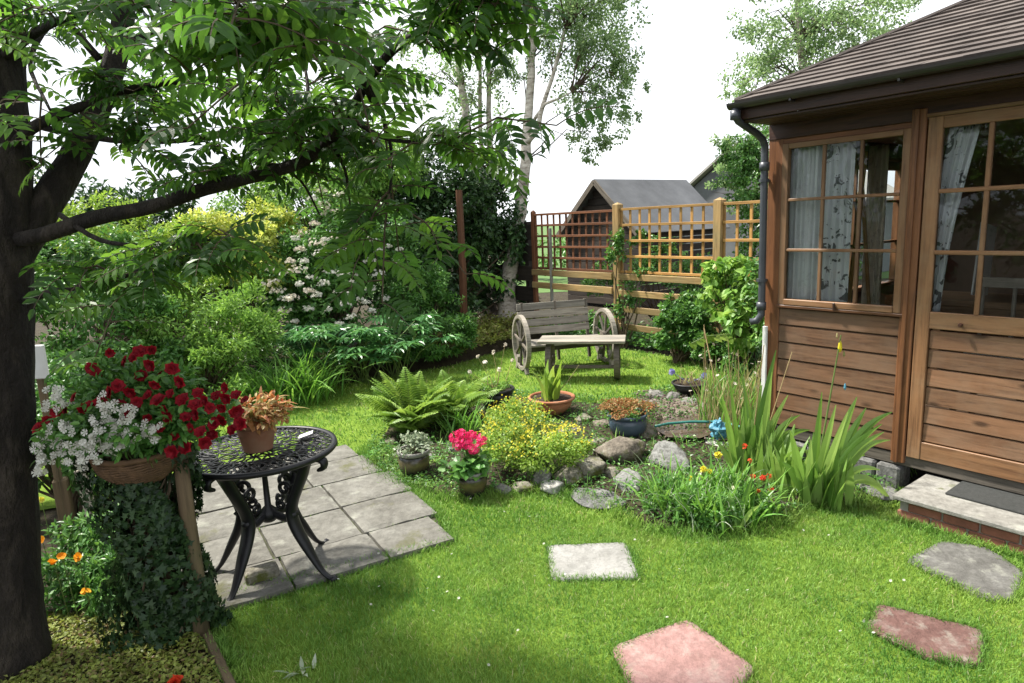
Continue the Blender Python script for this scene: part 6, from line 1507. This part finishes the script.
Pp, O, CC = crown_pts(bl, 4800, 130, .33, .3, -.6); mb = MB(); add_leaves(mb, Pp, O, .036, .018, LEAF6, LEAF6F); mb.build('foliage', M['green'], hb)
mb = MB(); stems_to(mb, cB, CC, .003, 50, 4, .02); mb.build('stems', M['stem_green'], hb)
PET = [(0, 0, 0)]; PF = []
for i in range(20):
    a = 2*pi*i/20; r = .5*(1-.10*abs(sin(a*2.5))); PET.append((r*.42*cos(a), r*.42*sin(a), .05)); PET.append((r*cos(a), r*sin(a), .17+.03*sin(a*5)))
for i in range(20):
    j = (i+1) % 20; PF += [(0, 1+2*i, 1+2*j), (1+2*i, 2+2*i, 2+2*j), (1+2*i, 2+2*j, 1+2*j)]
PET = np.array(PET); PF = np.array(PF)
reds = [(172, 369), (170, 394), (198, 393), (147, 418), (174, 437), (205, 443), (95, 372), (125, 362), (140, 352), (152, 350), (110, 353), (118, 386), (90, 405), (100, 402), (84, 408), (130, 392), (137, 402), (120, 404), (158, 400), (165, 410), (186, 417), (196, 415), (210, 408), (216, 396), (222, 408), (214, 424), (222, 420), (236, 412), (240, 424), (232, 430), (236, 395), (225, 388), (48, 420), (56, 412), (66, 410), (74, 398), (92, 368), (104, 380), (141, 376), (155, 385), (148, 395), (182, 400), (190, 428), (200, 432), (160, 428), (212, 436), (130, 415), (110, 392), (205, 400), (245, 400), (38, 428), (180, 382), (162, 375), (150, 365), (133, 358), (185, 448), (172, 452), (195, 405), (226, 398), (168, 419)]
protos = []
for x, y in reds:
    Y = cB[1]-.13-.06*random.random()+(.10 if y < 385 else 0)+(.05 if abs(x-140) > 70 else 0); p = A(x, y, Y)
    if len(protos) < 5:
        mb = MB()
        for lay, (npt, r_, cup_) in enumerate(((7, .027, .15), (6, .022, .5), (5, .015, .95))):
            aa = 2*pi*np.arange(npt)/npt+random.random()*6; XX = np.column_stack([np.cos(aa), np.sin(aa), cup_+.15*rng.random(npt)]); NN = np.column_stack([-cup_*np.cos(aa), -cup_*np.sin(aa), np.ones(npt)])+unit(npt)*.2
            mb.inst(LEAF6, LEAF6F, np.zeros((npt, 3)), XX, NN, r_*(.85+.3*rng.random(npt)), r_*1.15, np.clip(.25+.5*rng.random(npt)-.1*lay, 0, 1))
        o = mb.build('red_flower', M['p_red'], hb, local=True); protos.append(o)
    else:
        o = protos[random.randrange(5)].copy(); COL.objects.link(o); o.parent = hb
    o.location = p-cB; d = Vector((rng.normal()*.5, -1, .35+rng.normal()*.45)); o.rotation_euler = d.to_track_quat('Z', 'Y').to_euler(); s_ = .72+.4*random.random(); o.scale = (s_, s_, s_)
wh = [(60, 402), (52, 408), (66, 398), (54, 393), (62, 394), (46, 440), (40, 450), (55, 432), (68, 430), (60, 445), (72, 440), (80, 448), (75, 458), (88, 452), (62, 455), (50, 455), (42, 466), (44, 472), (95, 445), (84, 462), (104, 412), (112, 408), (100, 420), (110, 425), (120, 432), (128, 425), (125, 440), (135, 432), (132, 412), (128, 410), (105, 445), (112, 442), (98, 455), (152, 436), (158, 430), (120, 420), (108, 400), (90, 438), (115, 447), (70, 425), (150, 428), (100, 436), (47, 468)]
for x, y in wh:
    Y = cB[1]-.17-.04*random.random()+(.06 if x < 70 else 0); p = A(x, y, Y); mb = MB(); n = 6; o_ = unit(n); o_[:, 1] = -abs(o_[:, 1])
    mb.inst(FL5, FL5F, p+o_*.025, unit(n), o_*.5+np.array([0, -1., .3]), .029, .029); mb.build('white_flower', M['p_white'], hb)
# ivy pillar
base_i = np.array([cB[0]+.0, cB[1]+.02, 0])
iv = thing('ivy_pillar', base_i, 'column of dark ivy growing up below the flower basket', 'ivy')
mb = MB(); mb.tube([base_i, base_i+Z*(cB[2]-.1)], [.05, .045], 10, jit=.1); mb.build('support_post', M['rustic'], iv)
n = 6500; tt = rng.random(n); ang = rng.random(n)*2*pi; hz_ = .03+tt*(cB[2]-.02)
rr = (.155+.05*np.sin(hz_*9+ang*2)+.03*np.sin(ang*5+hz_*20)-.02*tt)*(.65+.35*rng.random(n)**.4)
P_ = base_i+np.column_stack([np.cos(ang)*rr*1.12, np.sin(ang)*rr, hz_]); O = np.column_stack([np.cos(ang), np.sin(ang), .2*np.ones(n)])
mb = MB(); X = unit(n)*.5+[0, 0, -.8]; mb.inst(IVY, IVYF, P_, X, O+unit(n)*.6, .030*(.5+.9*rng.random(n)), .028*(.5+.9*rng.random(n))); mb.build('foliage', M['ivy'], iv)
mb = MB()
for k in range(26):
    a = rng.random()*6.28; h = np.linspace(0, cB[2]-.06, 9); mb.tube([base_i+np.array([(.07+.05*random.random())*cos(a+q*.4), (.07+.05*random.random())*sin(a+q*.4), z]) for q, z in enumerate(h)], .004, 4)
mb.build('stems', M['twig'], iv)
# tendrils right side
t = thing('rustic_post', G(203, 640), 'leaning rustic wooden post right of the ivy pillar', 'post')
mb = MB(); b = G(203, 641, 0); e = A(180, 455, b[1]+.03); mb.tube([b, b*.6+e*.4+[.006, 0, 0], b*.3+e*.7, e], [.031, .029, .028, .026], 12, jit=.14); mb.build('post', M['rustic'], t, smooth=True)
mb = MB(); mb.tube([G(204, 622, .04), G(165, 590, .09), G(120, 560, .11)], [.022, .024, .022], 10, jit=.12)
tag(mb.build('log_rail', M['rustic'], loc=G(204, 622, .04), smooth=True), 'short weathered log leaning from the rustic post into the ivy', 'log')
mb = MB(); b = G(70, 535, 0); mb.box(b+Z*.16, (.07, .07, .34), np.array([[.9, .4, 0], [-.4, .9, 0], [0, 0, 1]]), .4, .006); tag(mb.build('fence_stub', M['rustic'], loc=b), 'short square fence stub behind the orange poppies', 'post')
mb = MB(); b = G(98, 540, 0); mb.beam(b, A(80, 470, b[1]+.05), .06, .02, up=(0, 1, 0)); tag(mb.build('leaning_plank', M['weather'], loc=b), 'pale weathered plank leaning beside the square fence stub', 'plank')
mb = MB(); b = A(38, 362, 3.4); mb.box(b, (.09, .02, .18), None, .5, .004); o = mb.build('white_sign_board', M['white'], loc=(b[0], b[1], 0)); mb = MB(); mb.beam(b-Z*.09, [b[0], b[1], 0], .03, .03, up=(0, 1, 0)); mb.build('stake', M['rustic'], o); tag(o, 'small blank white board on a post beside the tree trunk', 'board')
# poppies
pp_ = G(85, 610, 0)
t = thing('poppy_plant', pp_, 'bushy plant with orange and yellow poppies between trunk and ivy', 'plant')
bl = [(pp_[0]-.08, pp_[1]+.1, .10, .2, .17, .15), (pp_[0]+.12, pp_[1]+.08, .09, .18, .16, .13), (pp_[0]-.05, pp_[1]+.35, .14, .25, .2, .17), (pp_[0]+.05, pp_[1]-.05, .06, .2, .1, .09)]
Pp, O, CC = crown_pts(bl, 4600, 110, .33, .3, -.1); mb = MB(); add_leaves(mb, Pp, O, .038, .015, LEAF6, LEAF6F); mb.build('foliage', M['green'], t)
mb = MB(); stems_to(mb, pp_, CC, .003, 40, 4, .02)
for x, y, s_, m_ in ((54, 562, .05, 'p_orange'), (62, 556, .045, 'p_orange'), (78, 557, .052, 'p_orange'), (85, 592, .042, 'p_orange'), (42, 540, .045, 'p_orange'), (41, 499, .035, 'p_yellow')):
    Y = pp_[1]-.12 if y > 550 else pp_[1]+.2; p = A(x, y, Y); m2_ = MB(); k = 3; m2_.inst(PET, PF, np.repeat(p[None], k, 0)+rng.normal(size=(k, 3))*.003, unit(k), np.array([[0, -.8, .7]]*k)+unit(k)*.35, s_*.8*np.array([1, .8, .6]), s_*.8*np.array([1, .8, .6])); m2_.build('flower', M[m_], t, smooth=True)
    mb.tube([np.array([p[0], p[1]+.03, .02]), p], .002, 4)
mb.build('stems', M['stem_green'], t)
for x, y, lab in ((300, 672, 'grey-green lamb ear seedling in the front lawn at the bottom edge'), (134, 578+60, 'pale grey-leaved seedling among the creeping plants below the ivy')):
    p = G(x, y, .01); t = thing('grey_seedling', p, lab, 'plant', 'grey leaved seedlings'); mb = MB(); n = 9; mb.strips(np.repeat(p[None], n, 0)+rng.normal(size=(n, 3))*[.02, .01, 0], rng.random(n)*6.28, .7+.5*rng.random(n), 1.2+.5*rng.random(n), .05+.03*rng.random(n), .016, 5, .6); mb.build('foliage', M['silver'], t)
p = G(176, 684, .05); mb = MB(); n = 9; o_ = unit(n); mb.inst(PET, PF, p+o_*.012, unit(n), o_+[0, 0, 1.], .045, .045); mb.tube([[p[0], p[1], 0], p], .003, 5)
tag(mb.build('red_flower', M['p_scarlet'], loc=(p[0], p[1], 0)), 'single bright red flower at the bottom edge near the edging board', 'flower')

# ------------------------------------------------------------------ light
SAZ, SEL = math.radians(-66), math.radians(58)
wd = bpy.data.worlds.new('World'); sc.world = wd; wd.use_nodes = True; nt = wd.node_tree; nt.nodes.clear()
out = nt.nodes.new('ShaderNodeOutputWorld'); sky = nt.nodes.new('ShaderNodeTexSky'); sky.sky_type = 'NISHITA'; sky.sun_disc = False
sky.sun_elevation = SEL; sky.sun_rotation = SAZ; sky.air_density = 1.0; sky.dust_density = 2.5
b1 = nt.nodes.new('ShaderNodeBackground'); b1.inputs[1].default_value = .10; nt.links.new(sky.outputs[0], b1.inputs[0])
tc = nt.nodes.new('ShaderNodeTexCoord'); mp = nt.nodes.new('ShaderNodeMapping'); mp.inputs['Scale'].default_value = (1, 1, 3.5); nt.links.new(tc.outputs['Generated'], mp.inputs[0])
cn = nt.nodes.new('ShaderNodeTexNoise'); cn.inputs['Scale'].default_value = 1.6; cn.inputs['Detail'].default_value = 6; nt.links.new(mp.outputs[0], cn.inputs['Vector'])
cc = ramp(nt, [(.36, (.44, .47, .53)), (.47, (.66, .69, .74)), (.62, (.86, .875, .90))], cn.outputs['Fac'])
b2_ = nt.nodes.new('ShaderNodeBackground'); b2_.inputs[1].default_value = .95; nt.links.new(cc, b2_.inputs[0])
mx = nt.nodes.new('ShaderNodeMixShader'); mx.inputs[0].default_value = .88
nt.links.new(b1.outputs[0], mx.inputs[1]); nt.links.new(b2_.outputs[0], mx.inputs[2]); nt.links.new(mx.outputs[0], out.inputs[0])
sd_ = bpy.data.lights.new('sun', 'SUN'); sd_.energy = 4.9; sd_.angle = math.radians(4); sd_.color = (1, .95, .86)
so_ = bpy.data.objects.new('sun', sd_); COL.objects.link(so_); sv = Vector((sin(SAZ)*cos(SEL), cos(SAZ)*cos(SEL), sin(SEL))); so_.rotation_euler = sv.to_track_quat('Z', 'Y').to_euler(); so_.location = (0, 0, 8)
sc.view_settings.view_transform = 'Standard'; sc.view_settings.look = 'None'; sc.view_settings.exposure = 1.06; sc.view_settings.gamma = 1; sc.view_settings.use_curve_mapping = False
sc.render.engine = 'CYCLES'; sc.cycles.max_bounces = 7; sc.cycles.diffuse_bounces = 3; sc.cycles.transparent_max_bounces = 8
